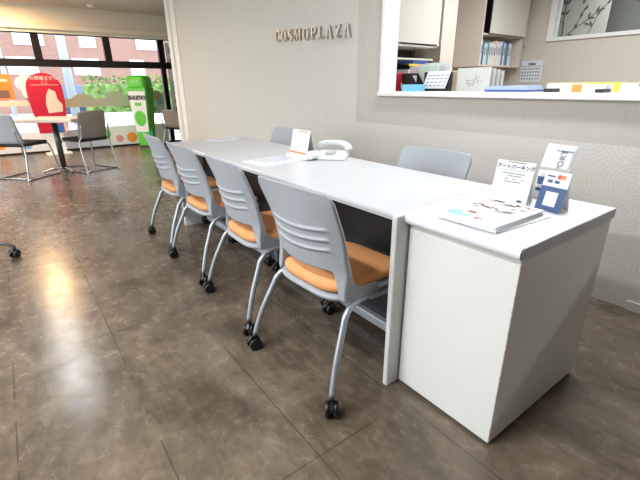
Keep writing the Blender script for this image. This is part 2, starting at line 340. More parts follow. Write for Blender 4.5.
# office interior window
w1 = MB(); w1.box((WX0 - .01, OB - .03, WZ0 - .01), (WX1, OB + .1, WZ0 + .035), .004); w1.box((WX0 - .01, OB - .03, WZ0 + .035), (WX0 + .07, OB + .1, WZ1), .004); w1.box((WX0 + .07, OB - .03, WZ1 - .04), (WX1, OB + .1, WZ1), .004); w1.box((WX1 - .06, OB - .03, WZ0 + .035), (WX1, OB + .1, WZ1 - .04), .004)
w1 = struct(w1.build('window_2', 'white_trim'))
p = MB(); p.box((WX0 + .07, OB + .03, WZ0 + .035), (WX1 - .06, OB + .036, WZ1 - .04)); p.build('pane', 'glass', w1)
b = MB(); b.box((-3.3, OB + .9, 1.2), (-.2, OB + 1.0, CEIL)); b.box((-3.4, OB + .1, 1.2), (-3.3, OB + 1.0, CEIL)); b.box((-.2, OB + .1, 1.2), (-.1, OB + 1.0, CEIL)); b.box((-3.3, OB + .1, 1.1), (-.2, OB + 1.0, 1.2)); b.box((-3.4, OB + .1, CEIL), (-.1, OB + 1.0, CEIL + .06)); struct(b.build('wall_alcove', 'grey_dark'))
# printed panel with branches behind that window
pn = empty('printed_screen', (-2.55, OB + .42, 1.205), 0, 'pale screen printed with dark leafy branches behind the inner office window', 'screen')
b = MB(); b.box((-.62, -.012, 0), (.125, .012, 1.05)); b.build('panel', 'dim_panel', pn)
b = MB()
def branch_bm(b, pts, r):
    for (x0, z0), (x1, z1) in zip(pts, pts[1:]):
        dx, dz = x1 - x0, z1 - z0; l = math.hypot(dx, dz); nx, nz = -dz / l * r, dx / l * r
        b.prism([(x0 + nx, z0 + nz), (x1 + nx, z1 + nz), (x1 - nx, z1 - nz), (x0 - nx, z0 - nz)], -.0150, -.0125)
def leaf_bm(b, x, z, a, l):
    pl = [(0, 0), (.3, .16), (.6, .17), (1, 0), (.6, -.17), (.3, -.16)]
    b.prism([(x + l * (u * math.cos(a) - v * math.sin(a)), z + l * (u * math.sin(a) + v * math.cos(a))) for u, v in pl], -.0155, -.0125)
branch_bm(b, [(-.2, .42), (-.19, .6), (-.205, .75), (-.2, 1.04)], .007); branch_bm(b, [(-.2, .5), (-.05, .62), (.1, .72), (.28, .86)], .006)
branch_bm(b, [(-.18, .56), (-.3, .5), (-.4, .48)], .005); branch_bm(b, [(.1, .5), (.16, .62), (.2, .74)], .005); branch_bm(b, [(-.05, .62), (.0, .74), (.03, .84)], .004); branch_bm(b, [(-.2, .7), (-.3, .78)], .004)
for x, z, a in [(-.05, .62, 1.2), (0, .74, 1.3), (.03, .82, 1), (.1, .72, 1.4), (.1, .72, .2), (.18, .78, 1.2), (.2, .8, .3), (.28, .86, .8), (-.3, .5, 2.6), (-.3, .5, 3.6), (-.38, .48, 3.0), (.16, .62, 1.9), (.2, .74, 1.2), (-.2, .8, 2.4), (-.2, .8, .8), (-.2, .92, 2.2), (-.2, .92, .9), (-.3, .78, 2.8), (.06, .68, -.4), (-.12, .56, -.3), (-.2, 1.0, 2), (.0, .9, 1.2), (-.25, .52, 4.1)]: leaf_bm(b, x, z, a, .085)
b.xf(Matrix.Translation((-.2, 0, 0))); b.build('branch_print', 'branch', pn)
b = MB(); b.box((-2.0, OB + .3, 1.205), (-1.0, OB + .5, 1.95), .01); tag(b.build('grey_locker', 'grey_dark'), 'dim grey box standing right of the branch printed screen', 'box')
b = MB(); b.box((-2.08, OB + .12, 2.02), (-1.2, OB + .3, 2.075), .01); tag(b.build('wall_lamp_housing', 'acrylic'), 'pale horizontal bar fixture seen high through the inner office window', 'lamp')

# shop window wall
def wf(name, *boxes):
    b = MB()
    for a, c in boxes: b.box(a, c, .004)
    return struct(b.build(name, 'dark_frame'))
HZ = 2.035; BZ0, BZ1 = 1.50, 1.625
Y0, Y1 = -4.2, 4.6
mull = [-2.0, -.6, .70, 1.845, 2.865, 4.0]
fr = [((XWIN - .05, Y0, HZ), (XWIN + .05, Y1, HZ + .04)), ((XWIN - .05, Y0, BZ0), (XWIN + .05, Y1, BZ1)), ((XWIN - .05, Y0, 0), (XWIN + .05, Y1, .03))]
for y in mull: fr.append(((XWIN - .045, y - .06, BZ1), (XWIN + .055, y + .06, HZ)))
for y in (-2.0, 2.865): fr.append(((XWIN - .045, y - .045, .03), (XWIN + .055, y + .045, BZ0)))
win = wf('window_1', *fr)
ys = [Y0] + mull + [Y1]
for a, c in zip(ys, ys[1:]):
    p = MB(); p.box((XWIN - .004, a + .06, BZ1), (XWIN + .004, c - .06, HZ)); p.build('pane', 'glass', win)
for a, c in ((Y0, -2.045), (-1.955, 2.82), (2.91, Y1)):
    p = MB(); p.box((XWIN - .004, a, .03), (XWIN + .004, c, BZ0)); p.build('pane', 'glass', win)
b = MB(); b.box((XWIN - .15, Y0, HZ + .04), (XWIN + .12, Y1, CEIL)); struct(b.build('wall_soffit', 'soffit'))
b = MB(); b.box((XWIN + .05, Y0 + .1, HZ + .012), (XWIN + .13, Y1 - .1, HZ + .04), .004); b.box((XWIN + .12, Y0 + .1, HZ + .06), (XWIN + .19, Y1 - .1, HZ + .15), .01)
tag(b.build('roller_blind_cassette', 'soffit'), 'cream roller blind cassette running above the shop window', 'blind')

# ------------------------------------------------------------ outside
b = MB(); b.box((-40, -30, -.2), (XL, 40, -.12)); struct(b.build('ground', 'ground'))
b = MB(); b.box((-15.4, -30, -.12), (-12.2, 40, -.1)); struct(b.build('ground_road', 'road'))
bd = empty('apartment_block', (-27, 8, -.12), 0, 'reddish brown tiled apartment block across the street', 'building')
b = MB(); b.box((-3, -26, 0), (0, 26, 14)); b.build('wall', 'facade', bd)
for i in range(13):
    for j, z in enumerate((1.9, 3.3, 4.9, 7.0)):
        y = -19 + i * 2.9 + (.5 if j % 2 else 0)
        w = MB(); w.box((-.02, y, z), (.06, y + (1.3 if (i + j) % 3 else .8), z + .85), .02); w.build('window', 'window_pale', bd)
def hedge(y0, y1, x, z1, label):
    b = MB(); rnd = random.Random(int(y0 * 10))
    b.box((x - .45, y0, -.12), (x + .45, y1, z1 - .1), .1, 3)
    for _ in range(int((y1 - y0) * 260)):
        y = rnd.uniform(y0, y1); side = rnd.random()
        if side < .65: p = Vector((x + .45 + rnd.uniform(-.02, .1), y, rnd.uniform(0, z1)))
        else: p = Vector((x + rnd.uniform(-.45, .5), y, z1 + rnd.uniform(-.12, .14)))
        d = Vector((rnd.uniform(-1, 1), rnd.uniform(-1, 1), rnd.uniform(-.4, 1))).normalized(); e = d.orthogonal().normalized(); l = rnd.uniform(.08, .16)
        b._n([p, p + d * l * .5 + e * l * .3, p + d * l, p + d * l * .5 - e * l * .3], [(0, 1, 2, 3)])
    return tag(b.build('hedge', 'hedge'), label, 'hedge')
hedge(2.45, 9.0, -17.5, 1.36, 'green clipped hedge across the road behind the green tower standee')
b = MB(); b.box((-16.2, -12, -.12), (-16.0, 12, .32), .02); tag(b.build('low_kerb_wall', 'decal_white'), 'low pale wall along the far side of the road', 'wall')
for (x, y, r, h, lab) in [(-14.2, 1.66, .12, 7, 'thick white utility pole behind the red standee'), (-16.6, .25, .07, 7, 'thin pale pole left of the red standee')]:
    po = empty('utility_pole', (x, y, -.12), 0, lab, 'pole'); b = MB(); b.cyl((0, 0, 0), (0, 0, h), r, 16, r * .8); b.build('shaft', 'pole', po); b = MB(); b.cyl((0, 0, 0), (0, 0, .25), r * 1.25, 16); b.build('base', 'pole', po)
    b = MB(); b.box((-.05, -.5, h - 1.2), (.05, .5, h - 1.1), .01); b.build('crossarm', 'dark_metal', po)
def car(x, y, rz, paint, label):
    o = empty('car', (x, y, -.12), rz, label, 'car')
    prof = [(-2.1, .3), (-2.1, .75), (-1.5, .85), (-.9, 1.35), (.7, 1.38), (1.35, .9), (2.05, .72), (2.1, .3)]
    b = MB(); b.prism(prof, -.8, .8, 'y'); bmesh.ops.bevel(b.bm, geom=b.bm.edges[:], offset=.06, segments=2, affect='EDGES'); b.build('body', paint, o)
    for s in (-1, 1):
        b = MB(); b.prism([(-1.3, .88), (-.85, 1.27), (.62, 1.3), (1.1, .9)], s * .795, s * .812, 'y'); b.build('side_window', 'black_panel', o)
        for xx in (-1.3, 1.3):
            b = MB(); b.cyl((xx, s * .62, .31), (xx, s * .83, .31), .31, 20); w = b.build('wheel', 'tyre', o); b = MB(); b.cyl((xx, s * .83, .31), (xx, s * .84, .31), .18, 14); b.build('hubcap', 'silver_tube', w)
    for s in (-.55, .55): b = MB(); b.ell((2.08, s, .62), (.05, .16, .07)); b.build('headlight', 'window_pale', o)
    return o
car(-20.6, 2.2, PI * 1.02, 'car_blue', 'dark blue car parked outside left of the hedge')

# window film graphics
def disc(b, x, y, z, r, th=.003, n=28): b.prism([(y + r * math.cos(2 * PI * k / n), z + r * math.sin(2 * PI * k / n)) for k in range(n)], x, x + th, 'x')
gx = XWIN + .0042
b = MB(); b.prism([(-1.9, .03), (2.8, .03), (2.8, .40), (2.3, .42), (1.6, .40), (.6, .36), (-.4, .40), (-1.9, .38)], gx, gx + .002, 'x'); film = tag(b.build('window_film', 'decal_white'), 'white film strip along the bottom of the shop window', 'decal')
for (y, z, r, m_, lab) in [(1.545, .262, .095, 'dot_green', 'green round sticker on the white window film'), (1.795, .155, .07, 'dot_pink', 'pink round sticker on the white window film'), (2.03, .165, .1, 'dot_orange', 'orange round sticker on the white window film'), (.2, .16, .08, 'skyblue', 'light blue round sticker low on the window film'), (-.2, .2, .1, 'dot_orange', 'orange round sticker on the film at the window far left')]:
    b = MB(); disc(b, gx + .002, y, z, r); tag(b.build('dot_sticker', m_), lab, 'sticker', 'round stickers on the window film')
hp = []
def hills(cs, base): return max([base] + [h * math.sqrt(max(0, 1 - ((yy - c) / w) ** 2)) + base for c, w, h in cs])
cs = [(1.0, .28, .12), (1.26, .24, .2), (1.56, .3, .12), (1.86, .22, .25), (2.1, .3, .15)]
pts = []
for k in range(61):
    yy = .74 + k * 1.66 / 60; pts.append((yy, max([.83] + [h * math.sqrt(max(0, 1 - ((yy - c) / w) ** 2)) + .83 for c, w, h in cs])))
b = MB(); b.prism([(.74, .79)] + [(2.40, .79)] + pts[::-1], gx, gx + .002, 'x'); tag(b.build('hill_decal', 'decal_sage'), 'sage green hill shapes stuck on the window at waist height', 'decal')
b = MB(); pl = [(-.05, .90), (.12, .86), (.3, .88), (.44, .92), (.44, .97), (-.05, .97)]
b.prism([(-1.2, .84), (.5, .84), (.5, .93), (-1.2, .93)], gx, gx + .002, 'x'); tag(b.build('band_decal', 'cream_print'), 'pale band decal on the window left of the red standee', 'decal')
po = empty('window_poster', (gx + .001, -.12, .95), 0, 'orange poster on the window at the left edge', 'poster')
b = MB(); b.box((0, -.55, 0), (.004, .33, .42)); b.build('sheet', 'orange_ink', po); b = MB(); b.box((.004, -.5, .3), (.006, .27, .34)); b.box((.004, -.5, .25), (.006, .15, .275)); b.build('text_bars', 'cream_print', po); b = MB(); b.box((.004, -.1, .03), (.006, .26, .16)); b.build('picture_patch', 'brown_ink', po)
po = empty('window_cutout', (gx + .001, .42, .82), 0, 'white and navy cut-out sticker between the orange poster and red standee', 'sticker')
b = MB(); n = 20; b.prism([(.17 * math.cos(2 * PI * k / n), .40 + .14 * math.sin(2 * PI * k / n)) for k in range(n)], 0, .003, 'x'); b.prism([(-.12, .36), (.14, .36), (.1, .14), (-.08, .16)], 0, .0028, 'x'); b.build('upper_patch', 'decal_white', po)
b = MB(); b.prism([(-.06, .15), (.1, .14), (.16, .03), (.0, .0)], 0, .003, 'x'); b.build('lower_patch', 'navy', po)
po = empty('leaflet_display', (gx + .001, 2.62, .62), 0, 'pale blue leaflet sheet on the window right of the green standee', 'leaflet')
b = MB(); b.box((0, -.16, 0), (.004, .18, .40)); b.build('sheet', 'paper2', po); b = MB(); b.box((.004, -.12, .05), (.006, -.02, .12)); b.box((.004, .02, .18), (.006, .14, .3)); b.build('picture_patch', 'skyblue', po)
b = MB(); disc(b, .004, .03, .36, .1); b.build('golden_patch', 'tan', po)
po = empty('poster_strip', (gx + .001, 3.12, .5), 0, 'tall white notice strip with coloured patches behind the wall end', 'poster')
b = MB(); b.box((0, -.16, 0), (.012, .24, 1.5)); b.build('board', 'decal_white', po)
for (z, m_, h) in [(1.3, 'navy', .12), (1.0, 'red_ink', .2), (.72, 'ink', .03), (.5, 'green_ink', .2), (.32, 'red_ink', .08), (.1, 'grey_ink', .14)]:
    b = MB(); b.box((.012, -.1, z), (.014, .02, z + h)); b.build('printed_patch', m_, po)

# ------------------------------------------------------------ standees
rs = empty('promotional_standee', (-8.95, .645, 0), 0, 'tall red round-topped standee board by the shop window', 'standee')
w = .27; pts = [(-w * .82, .38), (w * .82, .38)] + [(w, .95)] + [(w * math.cos(a), 1.13 + .26 * math.sin(a)) for a in [k * PI / 16 for k in range(17)]] + [(-w, .95)]
b = MB(); b.prism(pts, -.03, .03, 'x'); bmesh.ops.bevel(b.bm, geom=b.bm.edges[:], offset=.006, segments=1, affect='EDGES'); b.build('board', 'red_board', rs)
b = MB(); b.box((-.16, -.2, 0), (.16, .2, .025), .006); b.box((-.02, -.13, .02), (.02, .13, .379), .004); b.build('base', 'white_trim', rs)
b = MB()
for t, z, sz in (('お部屋さがし', 1.30, .07), ('ここ', 1.235, .055)):
    tm = text_bm(t, sz, .001); bmesh.ops.rotate(tm, verts=tm.verts[:], cent=(0, 0, 0), matrix=Matrix.Rotation(PI / 2, 3, 'Z')); bmesh.ops.translate(tm, verts=tm.verts[:], vec=(.0315, .02, z)); b.merge(tm)
b.box((.03, -.2, 1.19), (.0315, .23, 1.195)); b.build('headline', 'white_trim', rs)
b = MB(); n = 18; b.prism([(-.02, .72), (.2, .74), (.22, .86), (.16, .95), (.15, 1.08), (.06, 1.13), (.0, 1.02), (-.03, .88)], .03, .0315, 'x'); b.build('picture_patch', 'cream_print', rs)
b = MB(); b.box((.03, .03, .385), (.0315, .16, .53)); b.build('blue_patch', 'blue_print', rs); b = MB(); b.box((.03, .17, .385), (.0315, .215, .56)); b.build('side_patch', 'cream_print', rs)

gs = empty('tower_standee', (-8.93, 2.2, 0), math.radians(-40), 'lime green tower standee reading suumo beside the window', 'standee')
def tower(b, z0, z1, k0, k1, cap=False):
    def ring(k): return [(.10 * k, -.185 * k), (.10 * k, .185 * k), (-.24 * k, .185 * k), (-.24 * k, -.185 * k)]
    b._n([(x, y, z0) for x, y in ring(k0)] + [(x, y, z1) for x, y in ring(k1)], [(3, 2, 1, 0), (4, 5, 6, 7)] + [(i, (i + 1) % 4, (i + 1) % 4 + 4, i + 4) for i in range(4)])
b = MB(); tower(b, 0, .03, .62, .62); b.build('foot', 'black_plastic', gs)
b = MB(); tower(b, .03, 1.14, .66, 1.05); bmesh.ops.bevel(b.bm, geom=b.bm.edges[:], offset=.012, segments=2, affect='EDGES'); b.build('tower_body', 'lime', gs)
b = MB(); b.box((-.255, -.197, 1.08), (.108, .197, 1.36), .09, 5); b.build('cap', 'lime', gs)
def fpt(y, z):   # a point on the slightly leaning front face
    k = lerp(.66, 1.05, (z - .03) / 1.11); return (.10 * k + .003, y * k, z)
def fpatch(b, poly, off=0.0):
    V = [fpt(y, z) for y, z in poly]; n = len(V); b._n([(x + off, y, z) for x, y, z in V] + [(x + off + .003, y, z) for x, y, z in V], [tuple(range(n))[::-1], tuple(range(n, 2 * n))] + [(i, (i + 1) % n, (i + 1) % n + n, i + n) for i in range(n)])
b = MB(); fpatch(b, [(-.165, .30), (.165, .30), (.165, 1.07), (-.165, 1.07)]); b.build('front_panel', 'decal_white', gs)
b = MB(); fpatch(b, [(.135 * math.cos(2 * PI * k / 24), .56 + .15 * math.sin(2 * PI * k / 24)) for k in range(24)], .003); fpatch(b, [(-.07, .80), (.07, .80), (.07, .86), (-.07, .86)], .003); b.build('green_patch', 'lime', gs)
b = MB(); tm = text_bm('suumo', .15, .001, .006); bmesh.ops.rotate(tm, verts=tm.verts[:], cent=(0, 0, 0), matrix=Matrix.Rotation(PI / 2, 3, 'Z')); bmesh.ops.scale(tm, verts=tm.verts[:], vec=(1, .85, 1)); bmesh.ops.translate(tm, verts=tm.verts[:], vec=(.108, 0, .965)); b.merge(tm); b.build('lettering', 'ink', gs)
b = MB(); tm = text_bm('スーモ', .05, .001); bmesh.ops.rotate(tm, verts=tm.verts[:], cent=(0, 0, 0), matrix=Matrix.Rotation(PI / 2, 3, 'Z')); bmesh.ops.translate(tm, verts=tm.verts[:], vec=(.1095, 0, 1.24)); b.merge(tm); b.build('cap_lettering', 'decal_white', gs)
b = MB(); b.prism([(.13, .02), (.19, .02), (.21, .34), (.185, .34)], .06, .10, 'x'); b.build('teal_bracket', 'teal', gs); b = MB(); b.box((-.1, .14, .012), (.08, .34, .06), .01); b.build('teal_foot', 'teal', gs)

# ------------------------------------------------------------ meeting table and sled chairs
tb = empty('meeting_table', (-7.0, .55, 0), math.radians(53), 'pale wood topped meeting table on a metal column by the window', 'table')
b = MB(); b.box((-.40, -.3, .70), (.40, .3, .75), .012, 3); b.build('table_top', 'beige_top', tb)
b = MB(); b.cyl((-.02, -.02, .03), (-.02, -.02, .70), .038, 20); b.build('column', 'dark_metal', tb)
for a in (45, 135, 225, 315):
    c, s_ = math.cos(math.radians(a)), math.sin(math.radians(a)); b = MB(); b.tube([(-.02, -.02, .05), (.15 * c, .15 * s_, .045), (.3 * c, .3 * s_, .018)], [.022, .018, .014], 10, 4); b.build('foot', 'chrome', tb)
def sled_chair(shell, label, loc, rz):
    o = empty('sled_chair', loc, rz, label, 'chair', 'sled chairs near the shop window')
    b = MB(); b.sheet(lambda u, v: (lerp(-.215, .215, u) * (1 - .06 * v), -.215 - .08 * v + .045 * (2 * u - 1) ** 2, lerp(.47, .845 - .02 * abs(2 * u - 1) ** 5, v)), 16, 12, .016); b.build('backrest', shell, o)
    b = MB(); b.box((-.215, -.2, .425), (.215, .24, .475), .022, 4); b.build('seat', 'black_seat', o)
    for s in (-1, 1):
        b = MB(); b.tube([(s * .2, .19, .425), (s * .225, .24, .40), (s * .25, .29, .06), (s * .25, .27, .014), (s * .25, .2, .012), (s * .25, -.24, .012), (s * .25, -.27, .03), (s * .235, -.2, .40), (s * .21, -.235, .50), (s * .205, -.26, .66)], .0105, 10, 5); b.build('leg', 'chrome', o)
    b = MB(); b.tube([(-.25, -.2, .012), (.25, -.2, .012)], .0095, 10); b.build('stretcher', 'chrome', o)
    return o
sled_chair('grey_shell', 'grey sled chair at the left edge facing the meeting table', (-6.83, .07, 0), math.radians(46))
sled_chair('warm_shell', 'taupe sled chair at the right end of the meeting table', (-6.87, .86, 0), math.radians(116))
sled_chair('warm_shell', 'taupe sled chair half hidden behind the white wall end', (-8.25, 2.72, 0), math.radians(25)).scale = (1, 1, .88)

# ------------------------------------------------------------ the desks
def desk(x0, x1, label, left_panel, right_panel):
    ya, yb = 1.02, 1.69
    o = empty('office_desk', ((x0 + x1) / 2, 1.35, 0), 0, label, 'desk', 'desks of the long counter'); ox = (x0 + x1) / 2
    hw = (x1 - x0) / 2
    b = MB(); b.box((-hw, ya - 1.35, .692), (hw, yb - 1.35, .72), .009, 3); b.build('desk_top', 'desk_top', o)
    for side, on in ((-1, left_panel), (1, right_panel)):
        if on == 'thick':
            b = MB(); b.box((hw + .0005, ya - .022 - 1.35, 0), (hw + .026, yb - 1.35, .722), .006, 3)
        else:
            xx = side * (hw - .02); b = MB(); b.box((xx - .014, (ya + .035 if on == 'thin' else 1.31) - 1.35, 0), (xx + .014, yb - .03 - 1.35, .692), .003)
        b.build('end_panel', 'desk_side', o)
    b = MB(); b.box((-hw + .035, -.078, .10), (hw - .035, -.066, .69)); b.build('modesty_panel', 'black_panel', o)
    b = MB(); b.box((-hw, ya - 1.352, .695), (hw, ya - 1.347, .712), .002, 1); b.build('edge_band', 'desk_edge', o)
    b = MB(); b.box((-hw + .035, -.078, .008), (hw - .035, -.056, .10)); b.build('kick_panel', 'navy_panel', o)
    b = MB(); b.box((-hw + .035, -.115, .035), (hw - .035, -.079, .082), .006); b.build('foot_rail', 'rail', o)
    return o
desk(-3.43, -2.181, 'pale grey desk at the window end of the row, under the far loose sheet', 'thin', 'back')
desk(-2.179, -.926, 'pale grey desk butted against the white cabinet, with the telephone on it', 'back', 'thick')

# cabinet
cb = empty('storage_cabinet', (-.69, 1.37, 0), 0, 'white storage cabinet at the near end of the desk row', 'cabinet')
xl, xr, yf, yk = -.894, -.489, 1.06, 1.683
b = MB(); b.box((xl + .69, yf - 1.37, .012), (xr + .69, yk - 1.37, .688), .002, 1); b.build('body', 'cabinet', cb)
b = MB(); b.box((xl + .71, yf - 1.35, 0), (xr + .67, yk - 1.39, .012)); b.build('plinth', 'black_panel', cb)
b = MB(); ex = []
prof = [(yk - 1.37, .688), (yk - 1.37, .725)] + [(yf - .026 - 1.37 + .016 - .016 * math.sin(a), .725 - .0185 + .0185 * math.cos(a)) for a in [k * PI / 10 for k in range(11)]]
b.prism(prof, xl - .006 + .69, xr + .004 + .69, 'x'); b.build('top', 'worktop', cb)
b = MB(); b.prism([(y, z) for y, z in [(yk - 1.37, .689), (yk - 1.37, .7235), (yf - 1.375, .7235), (yf - 1.385, .716), (yf - 1.387, .704), (yf - 1.38, .69)]], xr + .6945, xr + .6965, 'x'); b.build('edge_band', 'desk_edge', cb)
rnd = random.Random(3); b = MB()
for _ in range(12):
    z = rnd.uniform(.05, .66); h = rnd.uniform(.004, .02); b.box((xr + .69 - .0022, yf - 1.3706, z), (xr + .69 + .0004, yf - 1.3685, z + h))
b.build('chipped_corner', 'cabinet_edge', cb)

# ------------------------------------------------------------ task chairs
def caster(b, c, yaw):
    m = Matrix.Translation(c) @ Matrix.Rotation(yaw, 4, 'Z')
    t = MB(); t.cyl((0, .0, .045), (0, 0, .085), .011, 12); 
    t.prism([(-.006, .03), (-.032, .035), (-.036, .05), (-.02, .066), (.01, .066), (.02, .05), (.012, .034)], -.006, .006, 'x'); t.xf(m)
    b.merge(t.bm)
def wheel(side, c, yaw):
    t = MB(); t.tube([(side * .007, -.008, .03), (side * .011, -.008, .03), (side * .022, -.008, .03), (side * .026, -.008, .03)], [.027, .030, .030, .024], 22); t.xf(Matrix.Translation(c) @ Matrix.Rotation(yaw, 4, 'Z')); return t
def make_chair(label, loc, rz):
    o = empty('task_chair', loc, rz, label, 'chair', 'grey task chairs with orange seats')
    # backrest shell: one continuous panel with an arched opening above the seat
    def zt(a): return .823 - .006 * a ** 2 - .03 * sstep(.88, 1, a) ** 2
    def zb(a): return .402 + .112 * (1 - sstep(.74, .92, a)) - .006 * (1 - a)
    def yp(z): t = (z - .405) / .42; return -.128 - .055 * t - .032 * t * t
    def fn(u, v):
        s = 2 * u - 1; a = abs(s); z = lerp(zb(a), zt(a), v); t = (z - .405) / .42
        hw = .210 + .011 * sstep(.2, .9, t)
        y = yp(z) + (.05 * s * s - .012) * (.35 + .65 * sstep(0, .3, t) - .62 * sstep(.5, 1, t))
        if a < .86:
            k = 1 - sstep(.70, .86, a)
            for zr in (.585, .625, .665):
                zz = z - (zr + .018 * s * s + .008 * s)
                y -= .0075 * k * math.exp(-(zz / .0055) ** 2)
        return (s * hw, y, z)
    b = MB(); b.sheet(fn, 48, 72, lambda u, v: .012 + .024 * sstep(.72, .93, abs(2 * u - 1)) * (1 - sstep(.05, .55, v))); b.build('backrest', 'shell', o)
    # seat pan with side arms that carry the backrest
    def slab(z0, z1, hw, yb, yfr, rr, pillow=0, crown=0):
        bm = MB(); n = 64
        def ring(z, k):
            pts = []
            for i in range(n):
                a = 2 * PI * i / n; c, s = math.cos(a), math.sin(a); e = 2 / rr
                x = math.copysign(abs(c) ** e, c) * hw * k; y = math.copysign(abs(s) ** e, s) * (yfr - yb) / 2 * k + (yfr + yb) / 2
                pts.append((x, y, z + crown * ((x / hw) ** 2 * .5 - .35 * sstep(.6, 1, (y - yb) / (yfr - yb)))))
            return [bm.bm.verts.new(p) for p in pts]
        lv = [(z0, .9), (z0 + (z1 - z0) * .15, .975), (z0 + (z1 - z0) * .5, 1), (z0 + (z1 - z0) * .85, .985), (z1, .93), (z1 + pillow * .6, .75), (z1 + pillow, .4)]
        R = [ring(*l) for l in lv]
        for p, q in zip(R, R[1:]):
            for i in range(n): f = bm.bm.faces.new((p[i], p[(i + 1) % n], q[(i + 1) % n], q[i])); f.smooth = True
        bm.bm.faces.new(R[0][::-1]); f = bm.bm.faces.new(R[-1]); f.smooth = True
        return bm
    b = slab(.390, .416, .212, -.156, .27, 4)
    for s in (-1, 1): b.prism([(-.112, .398), (-.108, .52), (-.085, .50), (-.062, .455), (-.02, .436), (.06, .43), (.06, .398)], s * .178, s * .211, 'x')
    b.build('seat_pan', 'shell', o)
    b = slab(.414, .452, .200, -.146, .266, 4, .012, .012); b.build('seat', 'orange', o)
    b = MB(); b.box((-.19, .02, .374), (.19, .05, .394), .004); b.box((-.17, .12, .378), (.17, .145, .394), .004); b.build('under_frame', 'black_plastic', o)
    for s in (-1, 1):
        for path, c, yw in (([(s * .196, .06, .384), (s * .206, -.03, .386), (s * .214, -.085, .380), (s * .222, -.122, .352), (s * .23, -.142, .31), (s * .25, -.19, .20), (s * .268, -.228, .075)], (s * .268, -.228, 0), rndc.uniform(-1, 1)),
                            ([(s * .19, .04, .366), (s * .20, .12, .368), (s * .215, .165, .355), (s * .235, .19, .31), (s * .262, .218, .19), (s * .28, .238, .075)], (s * .28, .238, 0), rndc.uniform(-1, 1))):
            b = MB(); b.tube(path, .0125, 12, 5); leg = b.build('leg', 'silver_tube', o)
            b = MB(); caster(b, c, yw)
            for sd in (-1, 1): b.merge(wheel(sd, c, yw).bm)
            b.build('caster', 'black_plastic', leg)
    return o
rndc = random.Random(11)
ch = make_chair('grey chair with orange seat nearest the camera, at the desk front', (-1.2, .945, 0), math.radians(3))
dup(ch, (-1.835, .97, 0), math.radians(-2), 'second grey orange-seated chair along the desk front from the camera')
dup(ch, (-2.50, .985, 0), math.radians(1), 'third grey orange-seated chair along the desk front from the camera')
dup(ch, (-3.10, .995, 0), math.radians(-1), 'grey orange-seated chair farthest along the desk front, nearest the window')
dup(ch, (-1.37, 1.60, 0), PI + math.radians(3), 'grey chair back seen between the near desk and the ring-patterned wall')
dup(ch, (-2.83, 1.61, 0), PI + math.radians(2), 'grey chair back peeking over the desk left of the calendar stand')

# rolling stand whose foot pokes in at the left edge
st = empty('rolling_stand', (-3.62, -.42, 0), math.radians(20), 'bent tube foot with black caster entering at the left edge of the floor', 'stand')
b = MB(); b.tube([(-.02, 0, .09), (.10, .08, .105), (.2, .17, .10), (.225, .195, .07)], .010, 10, 5); lg = b.build('leg', 'dark_metal', st)
b = MB(); caster(b, (.225, .195, 0), .6); b.merge(wheel(-1, (.225, .195, 0), .6).bm); b.merge(wheel(1, (.225, .195, 0), .6).bm); b.build('caster', 'black_plastic', lg)
b = MB(); b.tube([(-.02, 0, .09), (-.1, -.12, .105), (-.2, -.25, .07)], .010, 10, 5); lg = b.build('leg', 'dark_metal', st)
b = MB(); caster(b, (-.2, -.25, 0), .2); b.merge(wheel(-1, (-.2, -.25, 0), .2).bm); b.merge(wheel(1, (-.2, -.25, 0), .2).bm); b.build('caster', 'black_plastic', lg)
b = MB(); b.tube([(-.02, 0, .06), (-.02, 0, .5)], .014, 12); b.build('post', 'dark_metal', st)

